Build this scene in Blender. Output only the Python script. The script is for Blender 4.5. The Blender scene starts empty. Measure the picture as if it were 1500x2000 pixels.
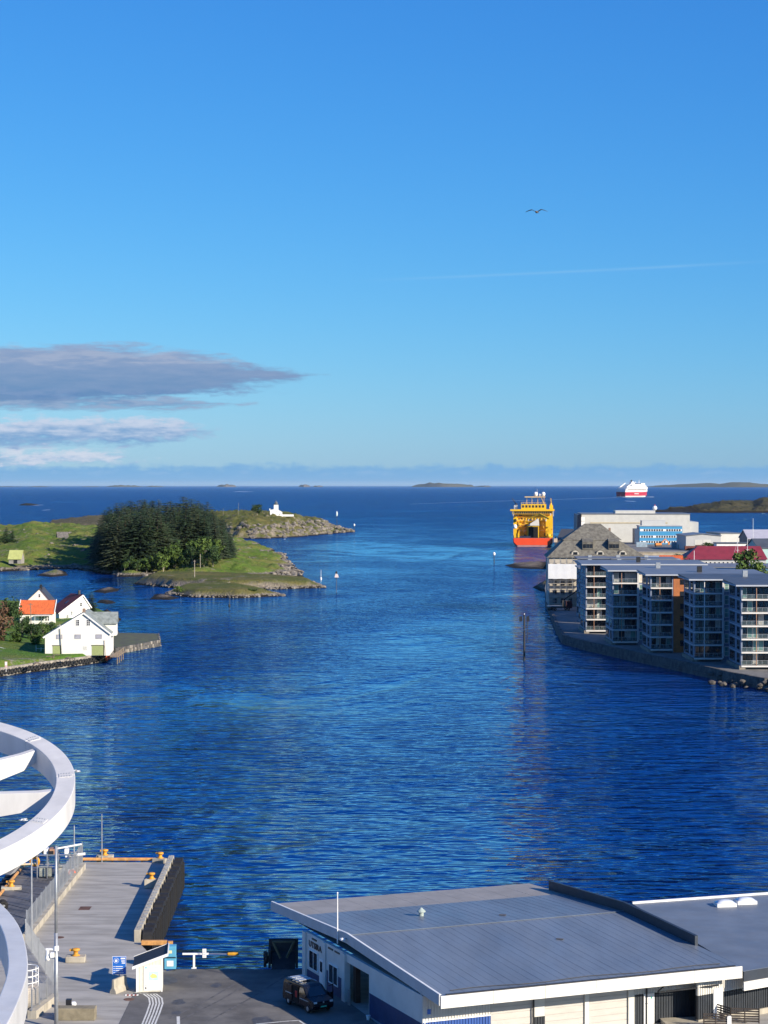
import bpy, bmesh, math, random
import numpy as np
from mathutils import Vector, Matrix
random.seed(7)
R = math.radians
scene = bpy.context.scene
COL = scene.collection

# ------------------------------------------------------------------ camera
EYE = 42.0                                   # eye height above the sea, metres
FPX = 3890.0                                 # focal length in photo pixels (a 70 mm view)
K = FPX / 1445.0
PITCH = math.atan(52 / FPX)
cam_d = bpy.data.cameras.new('camera'); cam = bpy.data.objects.new('camera', cam_d); COL.objects.link(cam)
cam.location = (0, 0, EYE); cam.rotation_euler = (math.pi / 2 - PITCH, 0, 0)
cam_d.sensor_fit = 'VERTICAL'; cam_d.sensor_height = 36; cam_d.lens = 36 * FPX / 2000
cam_d.clip_start = 0.3; cam_d.clip_end = 500000
scene.camera = cam
scene.view_settings.view_transform = 'Standard'; scene.view_settings.look = 'None'
scene.view_settings.exposure = 0.6; scene.view_settings.gamma = 1.0
scene.cycles.max_bounces = 6; scene.cycles.glossy_bounces = 3; scene.cycles.transmission_bounces = 4
scene.cycles.transparent_max_bounces = 6
scene.cycles.caustics_reflective = False; scene.cycles.caustics_refractive = False

# ------------------------------------------------------------------ node helper
class X:
    """tiny expression wrapper round shader math nodes"""
    tree = None
    def __init__(s, sock): s.s = sock
    @staticmethod
    def node(t, **kw):
        n = X.tree.nodes.new(t)
        for k, v in kw.items(): setattr(n, k, v)
        return n
    @staticmethod
    def plug(sock, v):
        if isinstance(v, X): X.tree.links.new(v.s, sock)
        else: sock.default_value = v
    @staticmethod
    def m(op, *a, clamp=False):
        n = X.node('ShaderNodeMath', operation=op); n.use_clamp = clamp
        for i, v in enumerate(a): X.plug(n.inputs[i], v)
        return X(n.outputs[0])
    def __add__(s, o): return X.m('ADD', s, o)
    def __radd__(s, o): return X.m('ADD', o, s)
    def __sub__(s, o): return X.m('SUBTRACT', s, o)
    def __rsub__(s, o): return X.m('SUBTRACT', o, s)
    def __mul__(s, o): return X.m('MULTIPLY', s, o)
    def __rmul__(s, o): return X.m('MULTIPLY', o, s)
    def __truediv__(s, o): return X.m('DIVIDE', s, o)
def xabs(a): return X.m('ABSOLUTE', a)
def xmax(a, b): return X.m('MAXIMUM', a, b)
def xmin(a, b): return X.m('MINIMUM', a, b)
def sstep(v, a, b, lo=0.0, hi=1.0):
    n = X.node('ShaderNodeMapRange', interpolation_type='SMOOTHSTEP')
    X.plug(n.inputs[0], v); X.plug(n.inputs[1], a); X.plug(n.inputs[2], b); X.plug(n.inputs[3], lo); X.plug(n.inputs[4], hi)
    return X(n.outputs[0])
def comb(x, y, z):
    n = X.node('ShaderNodeCombineXYZ')
    for i, v in enumerate((x, y, z)): X.plug(n.inputs[i], v)
    return X(n.outputs[0])
def sep(v):
    n = X.node('ShaderNodeSeparateXYZ'); X.plug(n.inputs[0], v)
    return [X(o) for o in n.outputs]
def noise(vec, scale, detail=3.0, rough=0.55, dist=0.0):
    n = X.node('ShaderNodeTexNoise'); X.plug(n.inputs['Vector'], vec)
    n.inputs['Scale'].default_value = scale; n.inputs['Detail'].default_value = detail
    n.inputs['Roughness'].default_value = rough; n.inputs['Distortion'].default_value = dist
    return X(n.outputs['Fac'])
def cmix(f, a, b, blend='MIX'):
    n = X.node('ShaderNodeMix', data_type='RGBA', blend_type=blend)
    X.plug(n.inputs[0], f)
    for i, v in ((6, a), (7, b)):
        if isinstance(v, X): X.tree.links.new(v.s, n.inputs[i])
        else: n.inputs[i].default_value = (*v[:3], 1)
    return X(n.outputs[2])

# ------------------------------------------------------------------ sky and sun
TO_SUN = Vector((2.6, -2.0, 1.39)).normalized()
SUN_EL = math.asin(TO_SUN.z); SUN_AZ = math.atan2(TO_SUN.x, TO_SUN.y)
world = bpy.data.worlds.new('World'); scene.world = world; world.use_nodes = True
wt = world.node_tree; wt.nodes.clear(); X.tree = wt
sky = X.node('ShaderNodeTexSky', sky_type='NISHITA')
sky.sun_disc = False; sky.sun_elevation = SUN_EL; sky.sun_rotation = SUN_AZ
sky.altitude = 0; sky.air_density = 1.0; sky.dust_density = 0.25; sky.ozone_density = 3.0
hs = X.node('ShaderNodeHueSaturation'); wt.links.new(sky.outputs[0], hs.inputs['Color'])
hs.inputs['Saturation'].default_value = 1.0; hs.inputs['Value'].default_value = 1.0
tc = X.node('ShaderNodeTexCoord'); dirv = X(tc.outputs['Generated'])
dx, dy, dz = sep(dirv)
az = X.m('ARCTAN2', dx, dy) * 57.29578
el = X.m('ARCSINE', dz) * 57.29578
az = az * K; el = el * K                   # scale of the cloud field
cv = comb(az * 0.10, el * 0.42, 0.0)
n2 = noise(comb(az * 0.3, el * 0.9, 3.0), 1.7, 6.0, 0.65)
n1 = noise(cv, 1.6, 7.0, 0.65) * 0.6 + noise(comb(az * 0.16, el * 1.5, 5.0), 1.3, 7.0, 0.66) * 0.4
n3 = noise(comb(az * 0.22, el * 1.3, 8.0), 1.5, 6.0, 0.62)
sr, sg, sb = sep(X(hs.outputs[0]))       # camera colour response, the same over the whole sky
def grade(v, k, p): return X.m('POWER', xmax(v, 0.001) * 0.119, p) * (k / 0.119)
SKYC = comb(grade(sr, 0.50, 1.65) + 0.1, grade(sg, 0.72, 1.1) + 0.3, grade(sb, 1.05, 0.60))
def cloud(col_in, c0, slope, hh, tip, taper, nz, soft, lightc, darkc, off, amp=1.0, grey=0.9):
    """a long bank: centre elevation c0+slope*az, half height hh, ending at azimuth tip and going on to the left"""
    tp = X.m('POWER', sstep(tip - az, 0.0, taper), 0.6)
    d = el - (az * slope + c0)
    val = tp * hh - xabs(d) + (nz - 0.5) * (amp * 3.0) - sstep(az - tip, -1.0, 2.0) * 3.0
    mask = sstep(val, 0.0, soft) * grey
    shade = sstep(d + (nz - 0.5) * 4.0 + (n3 - 0.5) * 4.0 + off, -1.2 * hh, 1.0 * hh)
    return cmix(mask, col_in, cmix(shade, darkc, lightc))
c = SKYC
rim = el * -1.0 + 1.75 + (n2 - 0.5) * 1.6 + (noise(comb(az * 0.9, 0.0, 7.0), 1.0, 4.0) - 0.5) * 0.8
c = cmix(sstep(rim, 0.0, 0.6) * 0.85, c, (1.25, 3.35, 6.1))
c = cmix(sstep(xabs(el - 0.95) * -1.0 + 0.35 + (n2 - 0.55) * 3.2, 0.0, 0.8) * 0.3, c, (3.2, 4.6, 6.6))
c = cloud(c, 2.15, 0.00, 0.9, -16.5, 8.0, n2, 0.8, (5.4, 5.9, 6.9), (1.7, 3.3, 5.6), 0.4, 0.9, 0.95)
c = cloud(c, 4.4, 0.012, 1.25, -11.0, 8.0, n2, 0.7, (4.9, 5.5, 6.8), (1.4, 2.9, 5.2), -0.1, 0.8, 0.92)
c = cloud(c, 6.3, 0.0, 0.75, -9.0, 9.0, n3, 0.7, (2.5, 3.3, 4.9), (1.25, 2.4, 4.3), 0.1, 0.8, 0.88)
c = cloud(c, 8.5, 0.0, 2.6, -3.4, 20.0, n1, 0.9, (2.5, 3.2, 4.8), (1.1, 2.2, 4.1), -0.5, 1.7, 0.95)
c = cloud(c, 9.5, -0.01, 0.8, -9.0, 12.0, n3, 0.9, (3.3, 3.9, 5.2), (2.0, 2.9, 4.6), 0.2, 1.1, 0.6)
c = cloud(c, 7.3, 0.01, 0.55, -6.0, 12.0, n2, 0.8, (1.7, 2.7, 4.6), (1.0, 2.05, 4.1), 0.0, 1.1, 0.7)
tr = xabs(el - (az * 0.0376 + 15.85)) * -1.0 + 0.20
c = cmix(sstep(tr, 0.0, 0.3) * sstep(az, -4.0, 9.0) * sstep(az, 22.0, 32.0, 1.0, 0.0) * (n1 * 0.6), c, (3.2, 5.4, 7.4))
bg = X.node('ShaderNodeBackground'); X.plug(bg.inputs[0], c); bg.inputs[1].default_value = 0.079
wo = X.node('ShaderNodeOutputWorld'); wt.links.new(bg.outputs[0], wo.inputs[0])
sd = bpy.data.lights.new('sun', 'SUN'); sun = bpy.data.objects.new('sun', sd); COL.objects.link(sun)
sd.energy = 5.0; sd.angle = R(0.53); sd.color = (1.0, 0.88, 0.71)
sun.rotation_euler = TO_SUN.to_track_quat('Z', 'Y').to_euler(); sun.location = (0, 0, 200)

# ------------------------------------------------------------------ surveying: photo pixel -> place on the ground
def ray(px, py):
    a = (px - 750) / FPX; b = (1000 - py) / FPX
    return Vector((a, math.cos(PITCH) + b * math.sin(PITCH), -math.sin(PITCH) + b * math.cos(PITCH)))
def G(px, py, z=0.0):
    d = ray(px, py); return Vector((0, 0, EYE)) + d * ((z - EYE) / d.z)
def D(px, py, Y):
    d = ray(px, py); return Vector((0, 0, EYE)) + d * (Y / d.y)

# ------------------------------------------------------------------ materials
MATS = {}
def mat(name, col, rough=0.6, var=0.12, scale=1.0, bump=0.0, metal=0.0, spec=0.5, col2=None, stretch=(1, 1, 1), coat=0.0, bscale=None):
    if name in MATS: return MATS[name]
    m = bpy.data.materials.new(name); m.use_nodes = True; X.tree = m.node_tree
    p = m.node_tree.nodes['Principled BSDF']
    g = X.node('ShaderNodeNewGeometry'); px, py, pz = sep(X(g.outputs['Position']))
    v = comb(px * stretch[0], py * stretch[1], pz * stretch[2])
    n = noise(v, scale, 5.0, 0.6)
    a = tuple(x * (1 - var) for x in col); b = col2 if col2 else tuple(min(1, x * (1 + var)) for x in col)
    X.plug(p.inputs['Base Color'], cmix(sstep(n, 0.3, 0.7), a, b))
    p.inputs['Metallic'].default_value = metal; p.inputs['Specular IOR Level'].default_value = spec
    X.plug(p.inputs['Roughness'], xmin(xmax(noise(v, scale * 2.3, 2.0) * 0.25 + (rough - 0.125), 0.03), 1.0))
    if coat: p.inputs['Coat Weight'].default_value = coat
    if bump:
        bn = X.node('ShaderNodeBump'); bn.inputs['Strength'].default_value = min(1, bump); bn.inputs['Distance'].default_value = 0.05
        X.plug(bn.inputs['Height'], noise(v, bscale or scale * 4, 4.0)); m.node_tree.links.new(bn.outputs[0], p.inputs['Normal'])
    MATS[name] = m
    return m
def glassmat(name, tint, rough=0.05):
    if name in MATS: return MATS[name]
    m = mat(name, tint, rough, 0.35, 0.4, spec=1.0); return m

# ------------------------------------------------------------------ mesh builder
class MB:
    def __init__(s): s.v = []; s.f = []
    def add(s, vs, fs):
        o = len(s.v); s.v += [tuple(x) for x in vs]; s.f += [tuple(i + o for i in f) for f in fs]; return s
    def box(s, x0, x1, y0, y1, z0, z1):
        return s.add([(x0, y0, z0), (x1, y0, z0), (x1, y1, z0), (x0, y1, z0), (x0, y0, z1), (x1, y0, z1), (x1, y1, z1), (x0, y1, z1)],
                     [(3, 2, 1, 0), (4, 5, 6, 7), (0, 1, 5, 4), (1, 2, 6, 5), (2, 3, 7, 6), (3, 0, 4, 7)])
    def prism(s, poly, z0, z1):
        """poly counter-clockwise in plan; z0/z1 numbers or per-vertex lists"""
        n = len(poly)
        a = z0 if hasattr(z0, '__len__') else [z0] * n; b = z1 if hasattr(z1, '__len__') else [z1] * n
        vs = [(p[0], p[1], a[i]) for i, p in enumerate(poly)] + [(p[0], p[1], b[i]) for i, p in enumerate(poly)]
        fs = [tuple(range(n - 1, -1, -1)), tuple(range(n, 2 * n))] + [(i, (i + 1) % n, n + (i + 1) % n, n + i) for i in range(n)]
        return s.add(vs, fs)
    def extr(s, prof, axis, a, b):
        """profile of 2-D points extruded along an axis: 'y': prof is (x,z); 'x': prof is (y,z)"""
        n = len(prof)
        if axis == 'y': vs = [(p[0], a, p[1]) for p in prof] + [(p[0], b, p[1]) for p in prof]
        else: vs = [(a, p[0], p[1]) for p in prof] + [(b, p[0], p[1]) for p in prof]
        fs = [tuple(range(n)), tuple(range(2 * n - 1, n - 1, -1))] + [(i, n + i, n + (i + 1) % n, (i + 1) % n) for i in range(n)]
        return s.add(vs, fs)
    def seg(s, a, b, w, h, up=(0, 0, 1)):
        """square bar from a to b"""
        a = Vector(a); b = Vector(b); d = (b - a).normalized(); u = Vector(up)
        if abs(d.dot(u)) > 0.98: u = Vector((1, 0, 0))
        x = d.cross(u).normalized() * (w / 2); y = x.cross(d).normalized() * (h / 2)
        vs = [a - x - y, a + x - y, a + x + y, a - x + y, b - x - y, b + x - y, b + x + y, b - x + y]
        return s.add(vs, [(3, 2, 1, 0), (4, 5, 6, 7), (0, 1, 5, 4), (1, 2, 6, 5), (2, 3, 7, 6), (3, 0, 4, 7)])
    def tube(s, pts, r, n=8, r2=None):
        pts = [Vector(p) for p in pts]; m = len(pts); vs = []
        for i, p in enumerate(pts):
            d = (pts[min(i + 1, m - 1)] - pts[max(i - 1, 0)]).normalized()
            u = Vector((0, 0, 1)) if abs(d.z) < 0.95 else Vector((1, 0, 0))
            x = d.cross(u).normalized(); y = x.cross(d)
            rr = r if r2 is None else r + (r2 - r) * i / (m - 1)
            for k in range(n):
                t = 2 * math.pi * k / n; vs.append(p + (x * math.cos(t) + y * math.sin(t)) * rr)
        fs = [(i * n + k, i * n + (k + 1) % n, (i + 1) * n + (k + 1) % n, (i + 1) * n + k) for i in range(m - 1) for k in range(n)]
        fs += [tuple(range(n - 1, -1, -1)), tuple(range((m - 1) * n, m * n))]
        return s.add(vs, fs)
    def lathe(s, prof, n=12, c=(0, 0, 0)):
        vs = [(c[0] + r * math.cos(2 * math.pi * k / n), c[1] + r * math.sin(2 * math.pi * k / n), c[2] + z) for r, z in prof for k in range(n)]
        m = len(prof)
        fs = [(i * n + k, i * n + (k + 1) % n, (i + 1) * n + (k + 1) % n, (i + 1) * n + k) for i in range(m - 1) for k in range(n)]
        fs += [tuple(range(n - 1, -1, -1)), tuple(range((m - 1) * n, m * n))]
        return s.add(vs, fs)
    def ball(s, c, r, n=10):
        k = max(4, n // 2)
        return s.lathe([(max(0.01, r * math.sin(math.pi * i / k)), -r * math.cos(math.pi * i / k)) for i in range(k + 1)], n, c)
    def torus(s, c, R0, r, axis=(0, 1, 0), n=14, m=6):
        a = Vector(axis).normalized(); u = Vector((0, 0, 1)) if abs(a.z) < .9 else Vector((1, 0, 0))
        e1 = a.cross(u).normalized(); e2 = a.cross(e1); c = Vector(c); vs = []
        for i in range(n):
            t = 2 * math.pi * i / n; d = e1 * math.cos(t) + e2 * math.sin(t)
            for j in range(m):
                q = 2 * math.pi * j / m; vs.append(c + d * (R0 + r * math.cos(q)) + a * (r * math.sin(q)))
        fs = [(i * m + j, i * m + (j + 1) % m, ((i + 1) % n) * m + (j + 1) % m, ((i + 1) % n) * m + j) for i in range(n) for j in range(m)]
        return s.add(vs, fs)
    def mesh(s, name, material, smooth=False):
        me = bpy.data.meshes.new(name); me.from_pydata(s.v, [], s.f); me.materials.append(material); me.update()
        if smooth: me.polygons.foreach_set('use_smooth', [True] * len(me.polygons))
        return me
    def build(s, name, material, parent=None, smooth=False, bevel=0.0):
        o = bpy.data.objects.new(name, s.mesh(name, material, smooth)); COL.objects.link(o)
        if parent is not None: o.parent = parent
        if bevel:
            b = o.modifiers.new('bevel', 'BEVEL'); b.width = bevel; b.segments = 2; b.limit_method = 'ANGLE'
        return o
def put(name, me, parent=None, loc=(0, 0, 0), rz=0.0):
    o = bpy.data.objects.new(name, me); COL.objects.link(o)
    if parent is not None: o.parent = parent
    o.location = loc; o.rotation_euler.z = rz; return o
def tag(o, label=None, cat=None, group=None, kind=None):
    if label: o['label'] = label
    if cat: o['category'] = cat
    if group: o['group'] = group
    if kind: o['kind'] = kind
    return o
def thing(name, label, cat, loc=(0, 0, 0), rz=0.0, group=None):
    o = bpy.data.objects.new(name, None); COL.objects.link(o); o.empty_display_size = 0.2
    o.location = loc; o.rotation_euler.z = rz
    return tag(o, label, cat, group)
KIDS = {}
def copy_tree(o, parent=None):
    c = o.copy(); COL.objects.link(c)
    if parent is not None: c.parent = parent
    for ch in [k for k in bpy.data.objects if k.parent == o] if o.name not in KIDS else KIDS[o.name]: copy_tree(ch, c)
    return c
def freeze_kids(o):
    KIDS[o.name] = [k for k in bpy.data.objects if k.parent == o]
    for k in KIDS[o.name]: freeze_kids(k)
MESHC = {}
def cached(key, fn):
    if key not in MESHC: MESHC[key] = fn()
    return MESHC[key]

# ------------------------------------------------------------------ numpy value noise
_rng = np.random.RandomState(3); _tab = _rng.rand(256, 256)
def vnoise(x, y):
    xi = np.floor(x).astype(int); yi = np.floor(y).astype(int); fx = x - xi; fy = y - yi
    fx = fx * fx * (3 - 2 * fx); fy = fy * fy * (3 - 2 * fy)
    t = lambda a, b: _tab[a % 256, b % 256]
    return (t(xi, yi) * (1 - fx) + t(xi + 1, yi) * fx) * (1 - fy) + (t(xi, yi + 1) * (1 - fx) + t(xi + 1, yi + 1) * fx) * fy
def fbm(x, y, oct=4):
    s = 0; a = 0.5
    for i in range(oct): s = s + a * vnoise(x * 2 ** i + 17.3 * i, y * 2 ** i + 5.1 * i); a *= 0.5
    return s
def poly_sd(px, py, poly):
    """signed distance, positive inside"""
    d = np.full(px.shape, 1e9); ins = np.zeros(px.shape, bool); n = len(poly)
    for i in range(n):
        ax, ay = poly[i][:2]; bx, by = poly[(i + 1) % n][:2]
        ex, ey = bx - ax, by - ay; wx, wy = px - ax, py - ay
        t = np.clip((wx * ex + wy * ey) / max(ex * ex + ey * ey, 1e-9), 0, 1)
        d = np.minimum(d, np.hypot(wx - ex * t, wy - ey * t))
        cnd = ((ay > py) != (by > py)) & (px < (bx - ax) * (py - ay) / ((by - ay) if by != ay else 1e-9) + ax)
        ins ^= cnd
    return np.where(ins, d, -d)
TERR = {}
def terrain(name, outline, prof, dridge, w, step, material, nz=1.0, nsc=0.06, rag=3.0, cap=None, crag=0.0):
    """island: outline in plan, crest heights surveyed along the azimuth, shore width w"""
    xs = [p[0] for p in outline]; ys = [p[1] for p in outline]
    gx = np.arange(min(xs) - 6 * 1, max(xs) + 6 + step, step); sy = step * 1.8; gy = np.arange(min(ys) - 8, max(ys) + 8 + sy, sy)
    PX, PY = np.meshgrid(gx, gy)
    def hgt(px, py):
        px = np.asarray(px, float); py = np.asarray(py, float)
        sdv = poly_sd(px, py, outline) + (fbm(px * 0.11, py * 0.11) - 0.48) * rag * 2
        a = 750 + FPX * px / np.maximum(py, 1)
        hx = np.interp(a, [p[0] for p in prof], [EYE - dridge * (p[1] - 948) / FPX for p in prof])
        t = np.clip(sdv / w, -0.3, 1); sm = np.where(t > 0, t * (2 - t), t * 3)
        h = hx * sm + (fbm(px * nsc, py * nsc) - 0.47) * nz * 4 * np.clip(sdv / 6, 0, 1)
        if crag: h = h + np.abs(fbm(px * 0.22 + 9, py * 0.22) - 0.47) * crag * np.clip(sdv / 4, 0, 1)
        return np.where(sdv > 0, np.maximum(h, 0.02 + 0.25 * np.clip(sdv, 0, 1)), np.maximum(-1.5, sdv * 0.4 - 0.05))
    Z = hgt(PX, PY); ny, nx = Z.shape
    keep = np.zeros((ny, nx), bool); up = Z > -1.2
    keep |= up
    quad = up[:-1, :-1] | up[1:, :-1] | up[:-1, 1:] | up[1:, 1:]
    V = np.stack([PX.ravel(), PY.ravel(), Z.ravel()], 1); jj, ii = np.nonzero(quad)
    b = jj * nx + ii; F = np.stack([b, b + 1, b + nx + 1, b + nx], 1)
    used = np.unique(F); remap = np.full(len(V), -1); remap[used] = np.arange(len(used))
    me = bpy.data.meshes.new(name); me.from_pydata(V[used].tolist(), [], remap[F].tolist()); me.materials.append(material)
    me.polygons.foreach_set('use_smooth', [True] * len(me.polygons)); me.update()
    o = bpy.data.objects.new(name, me); COL.objects.link(o); o['kind'] = 'structure'
    TERR[name] = hgt
    return o, (lambda x, y: float(hgt(np.array([x]), np.array([y]))[0]))
# ================================================================== the sea
def water_material():
    m = bpy.data.materials.new('sea_water'); m.use_nodes = True; X.tree = m.node_tree
    p = m.node_tree.nodes['Principled BSDF']
    g = X.node('ShaderNodeNewGeometry'); x, y, z = sep(X(g.outputs['Position']))
    dist = X.m('SQRT', x * x + y * y)
    # slicks: calm bands drawn out by the current
    sv = comb(x * 0.012 + y * 0.0011, y * 0.0024, 0.0)
    sl = noise(sv, 1.0, 5.0, 0.62, 0.9)
    sl2 = noise(comb(x * 0.02 - y * 0.0045, y * 0.011, 5.0), 1.0, 4.0, 0.6, 1.2)
    far_sl = noise(comb(x * 0.0016, y * 0.0017, 9.0), 1.0, 5.0, 0.6, 0.6)
    calm = sstep(sl * 0.55 + sl2 * 0.45, 0.44, 0.58)
    calm = calm * sstep(dist, 240.0, 430.0, 0.0, 1.0) * sstep(dist, 1200.0, 2400.0, 1.0, 0.0) + sstep(far_sl, 0.52, 0.7) * sstep(dist, 1200.0, 2400.0) * 0.55
    axis = (x + 45.0 - (y - 492.0) * 0.197 + (sl2 - 0.5) * 60.0) / 42.0        # a gust of wind lying across the channel
    gust = sstep(xabs(axis), 0.45, 1.15, 1.0, 0.0) * sstep(y + (sl - 0.5) * 300.0, 400.0, 500.0) * sstep(y, 850.0, 1100.0, 1.0, 0.0)
    calm = xmax(calm, sstep(dist, 270.0, 380.0) * sstep(dist, 900.0, 1500.0, 1.0, 0.0) * 0.55) * (1.0 - gust * 0.9)
    patch = noise(comb(x * 0.018 + y * 0.004, y * 0.011, 12.0), 1.0, 4.0, 0.6, 0.8)
    amp = (1.0 - calm * 0.85) * sstep(patch, 0.36, 0.66, 0.45, 1.2)
    w1 = noise(comb(x * 0.09, y * 0.12, 0.0), 1.0, 2.0, 0.5)
    w2 = noise(comb(x * 0.12 + y * 0.03, y * 0.36, 2.0), 1.0, 2.0, 0.5, 0.4)
    w3 = noise(comb(x * 0.30 - y * 0.06, y * 0.85, 4.0), 1.0, 1.5, 0.5, 0.3)
    hgt = (w1 * 0.9 + w2 * 0.85 + w3 * 0.40) * amp * sstep(dist, 1200.0, 3000.0, 1.0, 3.4)
    bn = X.node('ShaderNodeBump'); bn.inputs['Strength'].default_value = 1.0; bn.inputs['Distance'].default_value = 2.7
    X.plug(bn.inputs['Height'], hgt)
    nt = m.node_tree; nt.nodes.remove(p); out = [n for n in nt.nodes if n.type == 'OUTPUT_MATERIAL'][0]
    df = X.node('ShaderNodeBsdfDiffuse'); df.inputs[0].default_value = (0.001, 0.028, 0.16, 1)
    gl = X.node('ShaderNodeBsdfGlossy'); gl.inputs['Color'].default_value = (0.43, 0.83, 1.0, 1)
    X.plug(gl.inputs['Roughness'], sstep(dist, 160.0, 4000.0, 0.05, 0.20))
    fr = X.node('ShaderNodeFresnel'); fr.inputs['IOR'].default_value = 2.3
    for q in (df, gl, fr): nt.links.new(bn.outputs[0], q.inputs['Normal'])
    mx = X.node('ShaderNodeMixShader'); nt.links.new(fr.outputs[0], mx.inputs[0]); nt.links.new(df.outputs[0], mx.inputs[1]); nt.links.new(gl.outputs[0], mx.inputs[2])
    nt.links.new(mx.outputs[0], out.inputs['Surface'])
    return m
SEA = water_material()
mb = MB(); L = 198000
mb.add([(-L, -600, 0), (L, -600, 0), (L, L, 0), (-L, L, 0)], [(0, 1, 2, 3)])
tag(mb.build('sea', SEA), kind='structure')

# ================================================================== island ground material
def ground_material(name, grass, dry, rock, rockbias=0.0, tide=1.1, rocky=0.75, sh0=1.0):
    m = bpy.data.materials.new(name); m.use_nodes = True; X.tree = m.node_tree
    p = m.node_tree.nodes['Principled BSDF']
    g = X.node('ShaderNodeNewGeometry'); pos = X(g.outputs['Position']); x, y, z = sep(pos)
    nx, ny, nzz = sep(X(g.outputs['Normal']))
    na = noise(pos, 0.05, 5.0, 0.6); nb = noise(pos, 0.35, 5.0, 0.65); nc = noise(pos, 1.6, 4.0, 0.6)
    gcol = cmix(sstep(na * 0.6 + nb * 0.4, 0.44, 0.60), grass, dry)
    gcol = cmix(nc * 0.6, gcol, tuple(c * 0.5 for c in grass))
    rcol = cmix(sstep(nb, 0.35, 0.65), tuple(c * 0.45 for c in rock), rock)
    rcol = cmix(sstep(nc, 0.4, 0.7) * 0.5, rcol, tuple(min(1, c * 1.5) for c in rock))
    steep = sstep(nzz + (nb - 0.5) * 0.35 + (na - 0.5) * 0.3, rocky - 0.12 + rockbias, rocky + 0.12 + rockbias, 1.0, 0.0)
    shore = sstep(z + (nb - 0.5) * 1.4, sh0, sh0 * 2.0, 1.0, 0.0)
    outcrop = sstep(noise(pos, 0.09, 6.0, 0.7), 0.56, 0.64) * sstep(nb, 0.35, 0.6)
    f = xmax(xmax(steep, shore), outcrop)
    col = cmix(f, gcol, rcol)
    col = cmix(sstep(z + (nc - 0.5) * 0.7, tide * 0.45, tide, 1.0, 0.0), col, (0.022, 0.018, 0.012))
    X.plug(p.inputs['Base Color'], col); p.inputs['Roughness'].default_value = 0.9; p.inputs['Specular IOR Level'].default_value = 0.2
    bn = X.node('ShaderNodeBump'); bn.inputs['Strength'].default_value = 1.0; bn.inputs['Distance'].default_value = 1.6
    X.plug(bn.inputs['Height'], nb * 0.7 + nc * 0.5); m.node_tree.links.new(bn.outputs[0], p.inputs['Normal'])
    return m
GR = ground_material('meadow_ground', (0.125, 0.205, 0.026), (0.240, 0.225, 0.060), (0.26, 0.22, 0.17))
GR2 = ground_material('heath_ground', (0.110, 0.130, 0.026), (0.190, 0.165, 0.055), (0.30, 0.255, 0.20), 0.06, sh0=0.75)
GRR = ground_material('bare_rock', (0.09, 0.09, 0.035), (0.13, 0.115, 0.05), (0.20, 0.165, 0.135), 0.20)
GRD = ground_material('far_rock', (0.075, 0.075, 0.035), (0.10, 0.085, 0.045), (0.13, 0.105, 0.09), 0.1, tide=4.0)

def gp(pts, z=0.0): return [tuple(G(a, b, z)[:2]) for a, b in pts]
# main green island with the spruce grove
isl, H_MAIN = terrain('grove_island',
    gp([(-160, 1122), (0, 1117), (70, 1113), (130, 1111), (190, 1118), (235, 1127), (290, 1126), (340, 1131), (430, 1129), (520, 1128), (595, 1126), (572, 1104), (548, 1082), (505, 1064), (440, 1052), (330, 1047), (190, 1043), (60, 1041), (-160, 1041)]),
    [(-100, 1031), (0, 1031), (60, 1028), (100, 1033), (150, 1030), (250, 1033), (430, 1031), (462, 1029), (500, 1035), (535, 1041), (562, 1047), (600, 1053)], 1507, 117.8, 1.6, GR, 1.9, 0.05, 4.5, crag=5.0)
spit, H_SP = terrain('grassy_spit', gp([(258, 1141), (330, 1148), (430, 1153), (545, 1151), (637, 1148), (612, 1139), (520, 1137), (420, 1133), (300, 1132)]),
    [(250, 1140), (300, 1128), (520, 1129), (600, 1134), (640, 1146)], 821, 6.0, 0.8, GR2, 0.22, 0.12, 1.2, crag=1.0)
spit2, _ = terrain('low_skerry', gp([(318, 1161), (370, 1167), (470, 1168), (562, 1164), (520, 1157), (440, 1151), (350, 1150)]),
    [(310, 1160), (360, 1148), (460, 1145), (520, 1153), (565, 1164)], 762, 6.5, 0.7, GR2, 0.25, 0.12, 1.2, crag=0.8)
lgt, H_LG = terrain('lighthouse_island', gp([(300, 1046), (380, 1049), (455, 1052), (520, 1052), (590, 1048), (640, 1043), (695, 1039), (660, 1034), (600, 1030), (520, 1027), (400, 1025), (300, 1025)]),
    [(300, 1016), (430, 1011), (500, 1009), (560, 1010), (580, 1013), (593, 1018), (615, 1013), (636, 1018), (647, 1032), (662, 1035), (700, 1038)], 1723, 49.4, 1.5, GR2, 1.3, 0.06, 6.0, crag=8.0)
terrain('rocky_headland', gp([(60, 1040), (110, 1042), (200, 1042), (290, 1038), (300, 1020), (200, 1018), (100, 1020)]),
    [(60, 1034), (88, 1024), (100, 1019), (150, 1017), (250, 1017), (300, 1024)], 1938, 85.5, 3.0, GRR, 1.4, 0.04, 5.0, crag=6.0)
terrain('shore_rock', gp([(72, 1124), (100, 1127), (133, 1124), (128, 1117), (95, 1116)]), [(60, 1112), (140, 1112)], 942, 11.4, 0.9, GR, 0.2, 0.1, 1.0)
terrain('shore_rock', gp([(182, 1156), (205, 1159), (228, 1155), (236, 1151), (210, 1150), (190, 1152)]), [(180, 1148), (240, 1148)], 786, 9.5, 0.6, GRR, 0.2, 0.1, 1.0)
terrain('shore_rock', gp([(292, 1170), (330, 1172), (352, 1168), (330, 1163), (300, 1160)]), [(280, 1158), (360, 1160)], 740, 13.3, 0.6, GRR, 0.15, 0.1, 1.0)
terrain('shore_rock', gp([(186, 1177), (210, 1180), (229, 1177), (218, 1173), (195, 1172)]), [(180, 1165), (235, 1170)], 716, 11.4, 0.6, GRR, 0.2, 0.1, 0.8)
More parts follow.
